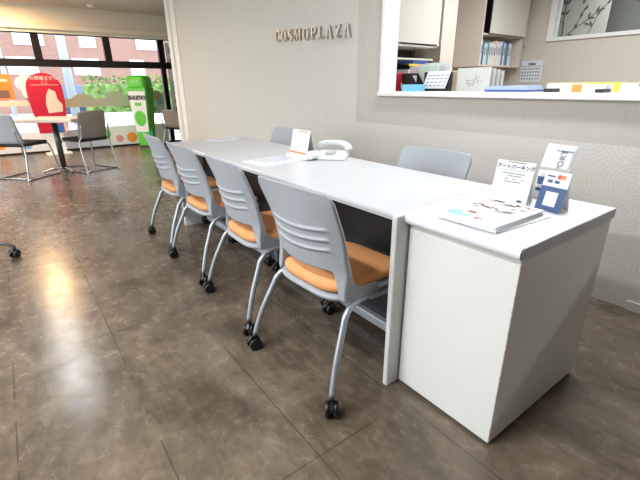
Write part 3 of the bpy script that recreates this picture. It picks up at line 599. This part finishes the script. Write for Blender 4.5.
# ------------------------------------------------------------ wall lettering
def arc(cx, cz, rx, rz, a0, a1, n=18): return [(cx + rx * math.cos(lerp(a0, a1, k / n)), cz + rz * math.sin(lerp(a0, a1, k / n))) for k in range(n + 1)]
def band(b, o, i):   # closed outline between an outer and an inner run of points, as quads
    for k in range(len(o) - 1): b.prism([o[k], o[k + 1], i[k + 1], i[k]], -.009, .009)
def bar(b, x0, z0, x1, z1): b.prism([(x0, z0), (x1, z0), (x1, z1), (x0, z1)], -.009, .009)
def quad(b, *p): b.prism(list(p), -.009, .009)
def glyph(c):
    b = MB(); T, t, sf = .17, .065, .055     # thick stem, thin hairline, serif height
    if c == 'O': w = .84; band(b, arc(w / 2, .5, w / 2, .52, 0, 2 * PI, 36), arc(w / 2, .5, w / 2 - T, .46, 0, 2 * PI, 36))
    elif c == 'C':
        w = .8; band(b, arc(.43, .5, .43, .52, .62, 2 * PI - .62, 30), arc(.45, .5, .28, .46, .55, 2 * PI - .55, 30)); bar(b, .74, .66, .80, 1.0); bar(b, .755, .1, .80, .25)
    elif c == 'S':
        w = .66; P = [(.56, .80), (.5, .93), (.33, .98), (.16, .92), (.11, .76), (.2, .62), (.36, .52), (.52, .40), (.57, .24), (.49, .09), (.31, .02), (.12, .08), (.06, .22)]; W = [.03, .035, .045, .06, .08, .095, .1, .095, .08, .06, .045, .035, .03]
        L_, R_ = [], []
        for k in range(len(P)):
            a = P[max(k - 1, 0)]; d = P[min(k + 1, len(P) - 1)]; l = math.hypot(d[0] - a[0], d[1] - a[1]); nx, nz = -(d[1] - a[1]) / l, (d[0] - a[0]) / l
            L_.append((P[k][0] + nx * W[k], P[k][1] + nz * W[k])); R_.append((P[k][0] - nx * W[k], P[k][1] - nz * W[k]))
        band(b, L_, R_); bar(b, .53, .68, .59, 1.0); bar(b, .03, 0, .09, .32)
    elif c == 'M':
        w = 1.02; bar(b, .1, 0, .1 + t, 1); bar(b, .78, 0, .78 + T, 1); bar(b, 0, 0, .27, sf); bar(b, .68, 0, 1.02, sf); bar(b, 0, 1 - sf, .2, 1); bar(b, .82, 1 - sf, 1.02, 1)
        quad(b, (.1, 1), (.28, 1), (.56, .12), (.46, .0)); quad(b, (.78, 1), (.84, 1), (.54, .06), (.46, 0))
    elif c == 'P':
        w = .72; bar(b, .1, 0, .1 + T, 1); bar(b, 0, 0, .38, sf); bar(b, 0, 1 - sf, .14, 1); band(b, [(.27, 1)] + arc(.38, .73, .34, .27, PI / 2, -PI / 2, 16) + [(.27, .46)], [(.27, .94)] + arc(.36, .73, .20, .21, PI / 2, -PI / 2, 16) + [(.27, .52)])
    elif c == 'L':
        w = .68; bar(b, .1, 0, .1 + T, 1); bar(b, 0, 1 - sf, .37, 1); bar(b, 0, 0, .62, sf); quad(b, (.56, 0), (.64, 0), (.66, .32), (.62, .32))
    elif c == 'A':
        w = .86; quad(b, (.36, 1), (.50, 1), (.80, .03), (.62, .03)); quad(b, (.38, 1), (.43, .93), (.17, .03), (.11, .03)); bar(b, .24, .30, .60, .36); bar(b, 0, 0, .27, sf); bar(b, .53, 0, .88, sf)
    else:
        w = .7; bar(b, .05, 1 - .07, .66, 1); bar(b, .02, 0, .66, .07); quad(b, (.44, .96), (.64, .96), (.24, .04), (.02, .04)); bar(b, .05, .72, .09, 1); bar(b, .62, 0, .66, .28)
    return b, w
sg = empty('wall_sign', (-4.075, YW - .018, 1.578), 0, 'raised metal letters reading COSMOPLAZA on the beige wall', 'sign'); sg.rotation_euler = (0, math.radians(2.7), 0)
x = 0
for c in 'COSMOPLAZA':
    g, w = glyph(c); g.xf(Matrix.Translation((x, 0, 0)) @ Matrix.Diagonal((.104 * 1.05, 1, .104, 1))); g.build('letter', 'metal_letter', sg); x += w * .104 * 1.05 + .0385

# ------------------------------------------------------------ papers and cards on the desks
def paper(name, cx, cy, z, w, h, rz, label, cat, mats, th=.0012, group=None, rows=8, photo=False):
    o = empty(name, (cx, cy, z), rz, label, cat, group); b = MB(); b.box((-w / 2, -h / 2, 0), (w / 2, h / 2, th)); b.build('sheet', mats, o)
    b = MB(); r = random.Random(int(cx * 1000))
    for k in range(rows):
        y = h * .40 - k * h * .8 / rows; b.box((-w * .4, y, th), (-w * .4 + w * r.uniform(.45, .8), y + h * .018, th + .0003))
    b.build('text_lines', 'grey_ink', o); return o
o = paper('paper_sheet', -1.055, 1.495, .72, .21, .297, math.radians(-9), 'white printed sheet on the desk beside the cabinet top', 'paper', 'paper2', rows=11)
o = paper('laminated_sheet', -2.135, 1.275, .72, .225, .37, math.radians(8), 'pale laminated sheet on the desk in front of the calendar stand', 'paper', 'paper2', .004, rows=10)
paper('paper_sheet', -3.33, 1.45, .72, .19, .26, math.radians(14), 'pale sheet lying at the far end of the desks', 'paper', 'paper2', rows=6)

# magazines on the cabinet
g = 'magazines stacked on the cabinet'
for k, (dx, dy, a, th) in enumerate([(.012, .014, -4, .004), (.0, .0, 1, .006), (-.003, .002, 2, .006), (0, .0, 0, .006)]):
    z = .725 + [0, .004, .010, .016][k]; o = empty('magazine', (-.70 + dx, 1.235 + dy, z), math.radians(a), ['lowest thin magazine sticking out under the stack on the cabinet', 'second magazine from the bottom of the stack on the cabinet', 'white magazine just under the topmost in the cabinet stack', 'topmost magazine of the stack, white cover with pictures and blue patch'][k], 'magazine', g)
    b = MB(); b.box((-.105, -.148, 0), (.105, .148, th - .0003), .001, 1); b.build('cover', 'paper', o)
    if k == 3:
        r = random.Random(5)
        b = MB(); n = 16; b.prism([(-.055 + .045 * math.cos(2 * PI * i / n), -.098 + .03 * math.sin(2 * PI * i / n)) for i in range(n)], th - .0003, th, 'z'); b.build('blue_patch', 'skyblue', o)
        b = MB(); b.prism([(-.035 + .02 * math.cos(2 * PI * i / n), -.078 + .018 * math.sin(2 * PI * i / n)) for i in range(n)], th, th + .0003, 'z'); b.build('peach_patch', 'skin', o)
        b = MB(); b.prism([(-.05, -.07), (-.01, -.07), (-.018, -.055), (-.035, -.05), (-.046, -.056)], th + .0003, th + .0006, 'z')
        for i in range(34):
            xx = r.uniform(-.095, .06); yy = r.uniform(.0, .13); b.box((xx, yy, th - .0003), (xx + r.uniform(.01, .03), yy + r.uniform(.005, .016), th + .0001))
        b.build('brown_picture_patches', 'brown_ink', o)
        b = MB(); b.box((.008, -.118, th - .0003), (.024, -.098, th)); b.box((.026, -.112, th - .0003), (.036, -.1, th)); b.build('red_patch', 'red_ink', o)
        b = MB()
        for i in range(9): yy = -.06 + i * .009; b.box((.0, yy, th - .0003), (r.uniform(.04, .095), yy + .003, th))
        for i in range(4): yy = -.05 + i * .012; b.box((-.09, yy, th - .0003), (r.uniform(-.05, -.02), yy + .003, th))
        b.build('text_lines', 'grey_ink', o)

# card stands on the cabinet
def lean(o, ang): o.rotation_euler = (-ang, 0, o.rotation_euler.z); return o
qc = lean(empty('card_stand', (-.76, 1.438, .726), math.radians(4), 'white Japanese-titled easel card standing behind the magazines on the cabinet', 'card'), math.radians(12))
b = MB(); b.box((-.071, 0, 0), (.071, .003, .155), .001, 1); b.build('card', 'paper', qc)
b = MB(); b._n([(-.06, .003, .15), (.06, .003, .15), (.06, .075, .016), (-.06, .075, .016), (-.06, .005, .15), (.06, .005, .15), (.06, .077, .0165), (-.06, .077, .0165)], [(0, 1, 2, 3), (4, 7, 6, 5), (0, 4, 5, 1), (1, 5, 6, 2), (2, 6, 7, 3), (3, 7, 4, 0)]); b.build('easel_back', 'paper', qc)
b = MB(); t = text_bm('アートパーキング', .0175, .0002, .0005); bmesh.ops.translate(t, verts=t.verts[:], vec=(.002, -.0006, .133)); b.merge(t); b.build('title', 'ink', qc)
b = MB(); b.box((-.058, -.0006, .120), (.05, 0, .1215)); b.build('green_rule', 'green_ink', qc)
b = MB()
for i, (x0, x1, z) in enumerate([(-.03, .035, .149), (-.045, .04, .108), (-.02, .03, .099), (-.03, -.015, .088), (0, .012, .088), (.03, .042, .088), (-.03, .03, .078)]): b.box((x0, -.0006, z), (x1, 0, z + .003))
b.build('text_lines', 'grey_ink', qc); b = MB(); b.box((.035, -.0006, .01), (.052, 0, .017)); b.build('black_mark', 'ink', qc)

nc = lean(empty('payment_card_sign', (-.618, 1.448, .726), math.radians(-8), 'small navy and white card sign in front of the tall leaflet', 'card'), math.radians(14))
b = MB(); b.box((-.046, 0, 0), (.046, .003, .138), .001, 1); b.build('card', 'paper', nc)
b = MB(); b.box((-.046, -.0006, 0), (.046, 0, .085)); b.build('navy_panel', 'navy', nc)
b = MB(); b.box((-.022, -.0012, .018), (.022, -.0006, .068)); b.build('white_patch', 'paper', nc)
b = MB(); b.box((-.036, -.0006, .118), (-.008, 0, .123)); b.box((-.03, -.0006, .098), (-.012, 0, .108)); b.box((-.004, -.0006, .098), (.012, 0, .108)); b.build('blue_text', 'navy', nc)
b = MB(); disc_ = [(.008 + .008 * math.cos(2 * PI * k / 16), .121 + .008 * math.sin(2 * PI * k / 16)) for k in range(16)]; b.prism(disc_, -.0006, 0); b.build('red_dot', 'red_ink', nc)
b = MB(); b.prism([(x_ + .014, z_) for x_, z_ in disc_], -.0008, -.0002); b.build('orange_dot', 'orange_ink', nc)
b = MB(); b._n([(-.04, .004, .12), (.04, .004, .12), (.04, .06, .0155), (-.04, .06, .0155), (-.04, .006, .12), (.04, .006, .12), (.04, .062, .016), (-.04, .062, .016)], [(0, 1, 2, 3), (4, 7, 6, 5), (0, 4, 5, 1), (1, 5, 6, 2), (2, 6, 7, 3), (3, 7, 4, 0)]); b.build('easel_back', 'paper', nc)

tl = empty('leaflet_stand', (-.69, 1.60, .725), math.radians(-2), 'tall white leaflet in a small stand behind the two cards', 'leaflet')
b = MB(); b.sheet(lambda u, v: (lerp(-.055, .055, u) - .006 * v, .012 * v + .05 * v * v, .004 + v * .198), 6, 10, .002); b.build('leaflet', 'paper', tl)
b = MB(); t = text_bm('PORT', .03, .0002, .0006); bmesh.ops.rotate(t, verts=t.verts[:], cent=(0, 0, 0), matrix=Matrix.Rotation(-PI / 2, 3, 'Y')); bmesh.ops.translate(t, verts=t.verts[:], vec=(.012, 0, .148))
for v in t.verts: vv = (v.co.z - .004) / .198; v.co.y += .012 * vv + .05 * vv * vv - .0012; 
b.merge(t); b.build('side_lettering', 'grey_ink', tl)
b = MB()
for z, h, x0, x1 in [(.055, .03, -.05, -.01), (.03, .012, -.05, -.02), (.18, .003, -.02, .04)]:
    vv = z / .198; b.box((x0, .012 * vv + .05 * vv * vv - .004, z), (x1, .012 * vv + .05 * vv * vv - .002, z + h))
b.build('printed_blocks', 'navy', tl)
b = MB(); b.box((-.058, -.012, 0), (.058, .05, .004), .001, 1); b.box((-.058, -.012, .004), (.058, -.0095, .03), .001, 1); b.box((-.058, .02, .004), (.058, .024, .12), .001, 1); b.build('acrylic_stand', 'acrylic', tl)

# desk calendar stand and telephone
cs_ = empty('desk_calendar', (-2.115, 1.42, .724), math.radians(0), 'white flip calendar on a little stand beside the telephone', 'calendar')
cs_.location.z = .72; cs_.scale = (1.12, 1.12, 1.12)
b = MB(); b.box((-.10, -.035, 0), (.10, .05, .022), .008, 3); b.build('tray', 'white_trim', cs_)
rm = Matrix.Rotation(-math.radians(13), 3, 'X')
b = MB(); b.box((-.082, -.004, .0), (.082, .004, .135), .002, 1, rm, (0, 0, 0)); bmesh.ops.translate(b.bm, verts=b.bm.verts[:], vec=(0, -.015, .02)); b.build('page_block', 'paper', cs_)
b = MB(); b.box((-.078, -.0046, .008), (.078, -.004, .017), 0, 2, rm, (0, 0, 0)); b.box((-.03, -.0046, .124), (.06, -.004, .129), 0, 2, rm, (0, 0, 0)); bmesh.ops.translate(b.bm, verts=b.bm.verts[:], vec=(0, -.015, .02)); b.build('red_strip', 'orange_ink', cs_)
b = MB()
for i in range(5): b.box((-.07, -.0045, .035 + i * .017), (.07, -.004, .037 + i * .017), 0, 2, rm, (0, 0, 0))
bmesh.ops.translate(b.bm, verts=b.bm.verts[:], vec=(0, -.015, .02)); b.build('text_lines', 'paper2', cs_)
rm2 = Matrix.Rotation(math.radians(16), 3, 'X')
b = MB(); b.box((-.08, -.003, 0), (.08, .003, .135), .001, 1, rm2, (0, 0, 0)); bmesh.ops.translate(b.bm, verts=b.bm.verts[:], vec=(0, .054, .018)); b.build('back_board', 'acrylic', cs_)
b = MB(); b.cyl((.105, -.01, .03), (.105, .04, .03), .022, 18); b.build('holder_roll', 'white_trim', cs_)

ph = empty('telephone', (-1.985, 1.568, .72), math.radians(40), 'pale grey desk telephone with its handset on top', 'telephone')
b = MB(); b.prism([(-.09, 0), (.09, 0), (.09, .02), (-.04, .045), (-.09, .04)], -.095, .095, 'x'); bmesh.ops.bevel(b.bm, geom=b.bm.edges[:], offset=.008, segments=3, affect='EDGES'); b.xf(Matrix.Rotation(PI / 2, 4, 'Z') @ Matrix.Rotation(PI / 2, 4, 'Z')); b.build('base', 'phone', ph)
b = MB()
for i in range(3):
    for j in range(4): b.box((-.03 + i * .022, -.055 + j * .018, .03), (-.016 + i * .022, -.044 + j * .018, .0445), .002, 1)
b.build('keypad', 'acrylic', ph)
b = MB(); b.tube([(-.10, .045, .05), (-.095, .045, .064), (-.065, .045, .085), (0, .045, .094), (.065, .045, .085), (.095, .045, .064), (.10, .045, .05)], [.02, .023, .017, .014, .017, .023, .02], 14, 5); b.build('handset', 'phone', ph)

# ------------------------------------------------------------ office beyond the opening
LZ = OPZ0 + .034
cA = empty('overhead_cabinet', (-3.4, 3.55, 1.56), 0, 'warm white overhead cabinet at the left of the office opening', 'cabinet', 'overhead office cabinets')
b = MB(); b.box((-.19, -.85, -.03), (.165, -.83, .75)); b.box((-.19, .49, -.03), (.165, .51, .75)); b.box((-.19, -.83, -.03), (.165, .49, -.01)); b.box((-.19, -.83, .73), (.165, .49, .75)); b.box((-.19, -.83, -.01), (-.17, .49, .73)); b.build('carcass', 'cab_white', cA)
for y0, y1 in ((-.845, -.2), (-.195, .505)): b = MB(); b.box((.168, y0, 0), (.19, y1, .74), .003); d = b.build('door', 'cab_white', cA); 
b = MB(); b.box((.18, .47, -.015), (.196, .5, .004), .003); b.build('hinge', 'white_trim', cA)
# open shelf under it with bits of stationery
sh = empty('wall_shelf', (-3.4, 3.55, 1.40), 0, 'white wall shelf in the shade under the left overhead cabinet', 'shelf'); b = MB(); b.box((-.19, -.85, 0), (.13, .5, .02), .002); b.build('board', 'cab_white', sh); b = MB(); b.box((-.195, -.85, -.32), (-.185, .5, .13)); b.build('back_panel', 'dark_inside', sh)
pt = MB(); pt.box((-3.56, 4.07, 0), (-3.19, 4.31, CEIL)); struct(pt.build('trim_3', 'cab_pink'))
cB = empty('overhead_bookcase', (-3.4, 5.0, 1.36), 0, 'overhead office bookcase with side panel holding a row of files', 'bookcase', None)
b = MB(); b.box((-.19, -.14, 0), (.19, -.12, 1.06)); b.box((-.19, .8, 0), (.19, .82, .36)); b.box((-.19, -.12, 0), (.19, .8, .02)); b.box((-.19, -.12, .36), (.16, .8, .38)); b.box((-.19, -.12, .02), (-.17, .8, 1.06)); b.build('carcass', 'cab_pink', cB)
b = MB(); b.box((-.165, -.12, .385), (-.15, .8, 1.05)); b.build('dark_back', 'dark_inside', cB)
b = MB(); b.box((.195, .0, .375), (.215, .82, 1.06), .004); b.build('door', 'cab_white', cB)
y = 4.885; r = random.Random(4); seq = ['blue_binder', 'paper', 'blue_binder', 'paper', 'green_paper', 'tealspine', 'paper', 'cream_print', 'paper', 'paper', 'cream_print', 'paper', 'paper2', 'paper', 'purple', 'paper2', 'tealspine', 'blue_binder', 'paper', 'paper']
names = {'blue_binder': 'blue', 'paper': 'white', 'green_paper': 'pale green', 'tealspine': 'teal', 'cream_print': 'cream', 'paper2': 'bluish white', 'purple': 'purple'}
ordn = ['first', 'second', 'third', 'fourth', 'fifth', 'sixth', 'seventh', 'eighth', 'ninth', 'tenth', 'eleventh', 'twelfth', 'thirteenth', 'fourteenth', 'fifteenth', 'sixteenth', 'seventeenth', 'eighteenth', 'nineteenth', 'twentieth']
for i, k in enumerate(seq):
    wd_ = .039 * (.9); h = r.choice([.26, .27, .285, .25])
    b = MB(); b.box((-.12, 0, 0), (.115, wd_ - .002, h), .002, 1); o = b.build('file_binder', k); o.location = (-3.36, y, 1.38); o.rotation_euler = (0, 0, 0)
    tag(o, 'slim %s file, %s from the left on the overhead bookcase' % (names[k], ordn[i]), 'file', 'files on the overhead bookcase')
    b = MB(); b.box((.115, .008, h * .45), (.116, wd_ - .012, h * .8)); b.build('spine_label', 'grey_ink' if i % 3 else 'navy', o)
    y += wd_ + .002
# cable hanging from the bookcase door
b = MB(); b.tube([(-3.16, 5.83, 2.47), (-3.16, 5.85, 2.2), (-3.17, 5.83, 2.0), (-3.2, 5.76, 1.8), (-3.19, 5.87, 1.62)], .006, 8, 6); tag(b.build('hanging_cable', 'tan'), 'thin cable hanging beside the overhead bookcase door', 'cable')
# ledge items (left to right)
def thing_box(name, a, c, m_, label, cat, bev=.003, group=None, rz=0):
    ctr = ((a[0] + c[0]) / 2, (a[1] + c[1]) / 2, a[2]); b = MB(); b.box((a[0] - ctr[0], a[1] - ctr[1], 0), (c[0] - ctr[0], c[1] - ctr[1], c[2] - a[2]), bev, 2); o = b.build(name, m_); o.location = ctr; o.rotation_euler = (0, 0, rz); return tag(o, label, cat, group)
o = thing_box('ring_binder', (-2.62, 2.72, LZ), (-2.57, 2.95, LZ + .145), 'red_binder', 'red ring binder upright at the left end of the ledge', 'binder')
b = MB(); b.box((.0255, -.05, .02), (.0265, .05, .07)); b.build('spine_label', 'cream_print', o)
mh = empty('magazine_holder', (-2.5, 2.84, LZ), 0, 'black open magazine holder next to the red binder', 'holder')
b = MB(); b.prism([(-.09, 0), (.1, 0), (.1, .05), (.03, .14), (-.09, .14)], -.045, -.041, 'y'); b.prism([(-.09, 0), (.1, 0), (.1, .05), (.03, .14), (-.09, .14)], .041, .045, 'y'); b.box((-.09, -.041, 0), (.1, .041, .004)); b.box((-.094, -.045, 0), (-.09, .045, .14)); b.build('shell', 'black_panel', mh)
for k in range(3): thing_box('booklet', (-2.575, 2.806 + k * .025, LZ + .005), (-2.47, 2.818 + k * .025, LZ + .115 + k * .004), 'paper', ['front white booklet in the black magazine holder', 'middle white booklet in the black magazine holder', 'rear white booklet in the black magazine holder'][k], 'booklet', .001, 'booklets in the black holder')
bx = empty('sky_blue_tray', (-2.31, 2.65, LZ), 0, 'sky blue open box on the ledge under the papers', 'box'); b = MB(); b.box((-.075, -.05, 0), (.075, .05, .003)); b.box((-.075, -.05, .003), (.075, -.047, .052)); b.box((-.075, .047, .003), (.075, .05, .052)); b.box((-.075, -.047, .003), (-.072, .047, .052)); b.box((.072, -.047, .003), (.075, .047, .052)); b.build('tray', 'cyan_box', bx)
thing_box('folder', (-2.50, 2.93, LZ), (-2.31, 2.945, LZ + .195), 'green_paper', 'pale green folder standing behind the sky blue box', 'folder', .001)
for k in range(3):
    o = thing_box('loose_document', (-2.64 + k * .06, 2.965 + k * .03, LZ), (-2.40 + k * .07, 2.971 + k * .03, LZ + .20 + k * .012), 'paper', ['front white document leaning behind the pale green folder', 'middle white document leaning behind the pale green folder', 'rear white document leaning behind the pale green folder'][k], 'document', .001, 'white documents behind the folder')
fs = empty('display_file', (-2.235, 2.83, LZ), math.radians(4), 'black framed display file holding a printed white sheet', 'file'); rmx = Matrix.Rotation(-math.radians(8), 3, 'X')
b = MB(); b.box((-.12, 0, 0), (.135, .02, .145), .003, 1); b.box((-.12, -.04, 0), (.135, 0, .02), .003, 1); b.build('frame', 'black_panel', fs)
b = MB(); b._n([(-.115, -.022, .02), (.10, -.022, .02), (.135, -.006, .15), (-.075, -.006, .15), (-.115, -.02, .02), (.10, -.02, .02), (.135, -.004, .15), (-.075, -.004, .15)], [(0, 1, 2, 3), (4, 7, 6, 5), (0, 4, 5, 1), (1, 5, 6, 2), (2, 6, 7, 3), (3, 7, 4, 0)]); sheet_ = b.build('sheet', 'paper', fs)
b = MB()
for i in range(5):
    for j in range(4): xx = -.09 + i * .04 + j * .008; zz = .04 + j * .025; b.box((xx, -.0235 + (zz - .02) / .13 * .016, zz), (xx + .024, -.0225 + (zz - .02) / .13 * .016, zz + .006))
b.build('text_lines', 'grey_ink', sheet_)
# cluttered storage rack behind
rk = empty('document_tray', (-3.2, 3.62, LZ), 0, 'dark document tray tower under the left overhead cabinet', 'tray')
b = MB()
for k in range(3): b.box((-.16, -.25, .02 + k * .11), (.14, .25, .032 + k * .11), .003, 1)
b.box((-.16, -.25, .0), (-.15, .25, .27)); b.build('tray_frame', 'black_panel', rk); b = MB(); b.box((-.16, -.26, -.36), (.14, .26, .02)); b.build('stand_cabinet', 'cab_white', rk); b = MB(); b.box((.14, -.2, .23), (.143, .18, .252)); b.build('label_strip', 'yellow_ink', rk)
for k, (m_, lab, a, c) in enumerate([('blue_binder', 'blue folder topmost on the dark document tray', (-3.3, 3.5, LZ + .252), (-3.08, 3.74, LZ + .285)), ('paper', 'white stack of forms in the middle of the dark document tray', (-3.3, 3.42, LZ + .144), (-3.06, 3.82, LZ + .20)), ('navy', 'navy folder lowest in the dark document tray', (-3.3, 3.42, LZ + .034), (-3.06, 3.82, LZ + .1))]): thing_box('filing_folder', a, c, m_, lab, 'folder', .002)
o = thing_box('paper_roll_box', (-2.155, 2.9, LZ), (-2.075, 2.98, LZ + .15), 'tan', 'upright tan cardboard box beside the frosted file sheets', 'box', .006)
for k in range(4): thing_box('clear_file', (-2.06 + k * .012, 2.86 + k * .035, LZ), (-1.78 + k * .012, 2.872 + k * .035, LZ + .165 - k * .008), 'acrylic', ['front frosted clear file standing on the ledge under the bookcase', 'second frosted clear file from the front on the ledge', 'third frosted clear file from the front on the ledge', 'rearmost frosted clear file on the ledge'][k], 'file', .002, 'frosted clear files')
b = MB(); r = random.Random(9)
for i in range(7):
    x0 = -1.98 + r.uniform(0, .14); z0 = LZ + .03 + r.uniform(0, .09); b.box((x0, 2.8592, z0), (x0 + r.uniform(.02, .06), 2.8598, z0 + .0025)); b.box((x0, 2.8592, z0 - .02), (x0 + .0025, 2.8598, z0 + r.uniform(.01, .03)))
cf = bpy.data.objects['clear_file']; b.xf(Matrix.Translation(-cf.location)); b.build('drawn_lines', 'branch', cf)
o = empty('letter_tray', (-1.55, 2.78, LZ), math.radians(3), 'flat blue and white folder lying on the ledge below the wall calendar', 'folder'); b = MB(); b.box((-.15, -.1, 0), (.15, .12, .014), .003); b.build('lower_folder', 'blue_binder', o); b = MB(); b.prism([(-.15, .014), (.15, .014), (.13, .042), (-.14, .036)], -.1, .11, 'y'); b.build('blue_cover', 'folder_blue', o)
for k, (x0, x1, y0, h, m_, lab, nm) in enumerate([(-1.37, -1.18, 2.86, .05, 'paper', 'white paper pile on the ledge right of the blue folder', 'paper_pile'), (-1.31, -1.255, 2.7, .022, 'black_panel', 'small black box on the ledge before the white pile', 'box'), (-1.17, -1.105, 2.75, .045, 'orange_ink', 'orange card box standing on the ledge', 'box'), (-1.10, -.975, 2.72, .044, 'paper', 'white envelope box next to the orange card box', 'box'), (-1.0, -.955, 2.64, .02, 'black_panel', 'small black stapler on the ledge near the envelope box', 'stapler'), (-.97, -.86, 2.9, .05, 'cream_print', 'cream card box toward the right of the ledge', 'box'), (-.84, -.5, 2.72, .03, 'paper', 'white flat file at the right end of the ledge', 'file')]):
    thing_box(nm, (x0, y0, LZ), (x1, y0 + .1, LZ + h), m_, lab, 'box' if nm == 'box' else nm.replace('_', ' '), .003)
thing_box('yellow_folder', (-1.42, 3.0, LZ), (-.98, 3.06, LZ + .055), 'yellow_ink', 'yellow folder edge showing above the items on the ledge', 'folder', .002)
thing_box('dark_file', (-.86, 2.83, LZ), (-.5, 2.95, LZ + .048), 'grey_dark', 'dark grey file above the white one at the ledge right end', 'file', .002)
wc = empty('wall_calendar', (-3.07, OB - .005, 1.17), 0, 'white month calendar hung on the office back wall', 'calendar')
b = MB(); b.box((-.145, -.004, 0), (.145, .002, .275)); b.build('sheet', 'paper2', wc)
b = MB(); b.box((-.14, -.006, .20), (.14, -.004, .205)); b.box((-.05, -.006, .215), (.05, -.004, .245)); b.build('heading', 'grey_ink', wc); b = MB()
for i in range(7):
    for j in range(4): b.box((-.125 + i * .037, -.006, .035 + j * .042), (-.105 + i * .037, -.004, .053 + j * .042))
b.build('dates', 'grey_ink', wc)

# ------------------------------------------------------------ lamps
def lamp_light(parent, w, sx, sy, col, z):
    l = bpy.data.lights.new('lamp', 'AREA'); l.shape = 'RECTANGLE'; l.size = sx; l.size_y = sy; l.energy = w; l.color = col
    o = bpy.data.objects.new('lamp_light', l); C.objects.link(o); o.parent = parent; o.location = (0, 0, z)
def ceiling_lamp(x, y, w, label, rz=0):   # w: watts
    o = empty('ceiling_light', (x, y, CEIL), rz, label, 'ceiling light', 'linear ceiling lights')
    b = MB(); b.prism([(-.11, 0), (.11, 0), (.085, -.04), (-.085, -.04)], -.62, .62, 'x'); b.build('housing', 'white_trim', o)
    b = MB(); b.box((-.6, -.07, -.052), (.6, .07, -.0405), .004); b.build('diffuser', 'lamp_face', o)
    lamp_light(o, w, 1.2, .15, (.96, .985, 1), -.06)
for x, y, lab in [(-6.7, .0, 'far'), (-5.3, .0, 'near')]: ceiling_lamp(x, y, AISLE_LAMP_W, 'linear ceiling light over the aisle, %s one of the pair' % lab)
for x, y, lab in [(-6, -2.6, 'left of the window tables'), (-3.2, -2.6, 'left of the aisle'), (-1.7, -2.4, 'behind the camera to the left'), (-1.15, -.6, 'left of the camera'), (-1.1, 2.05, 'added over the staff side to brighten the wall')]: ceiling_lamp(x, y, WALL_FILL_W if y > 1 else CEILING_LAMP_W, 'linear ceiling light ' + lab)
for x, y, lab in [(-1.9, 4.2, 'in the office left half'), (.6, 4.2, 'in the office right half')]: ceiling_lamp(x, y, OFFICE_LAMP_W, 'linear ceiling light ' + lab)
o = empty('ceiling_light', (-1.9, OB + .22, CEIL), 0, 'small light added behind the inner office window to brighten the screen', 'ceiling light'); b = MB(); b.box((-.3, -.05, -.03), (.3, .05, 0), .004); b.build('diffuser', 'lamp_face', o); lamp_light(o, 9, .6, .1, (.96, .985, 1), -.04)  # lamp added in the alcove to lift the branch screen
dl = empty('downlight', (-8.45, .1, CEIL), 0, 'warm ceiling downlight close to the window soffit', 'ceiling light')
b = MB(); b.lathe([(.08, 0), (.08, -.012), (.065, -.016)], n=24); b.build('ring', 'white_trim', dl); b = MB(); b.lathe([(.062, -.0165), (.062, -.022), (.03, -.026)], n=24); b.build('bulb', 'warm_face', dl); lamp_light(dl, WARM_W, .12, .12, (1, .62, .3), -.04)
sd = empty('smoke_detector', (-8.75, 1.6, CEIL), 0, 'small white round detector on the ceiling near the window', 'detector'); b = MB(); b.lathe([(.07, 0), (.07, -.02), (.05, -.04), (.02, -.045)], n=24); b.build('cover', 'white_trim', sd)
b = MB(); b.lathe([(.022, -.0452), (.02, -.052), (.008, -.055)], n=16); b.build('sensor', 'acrylic', sd)
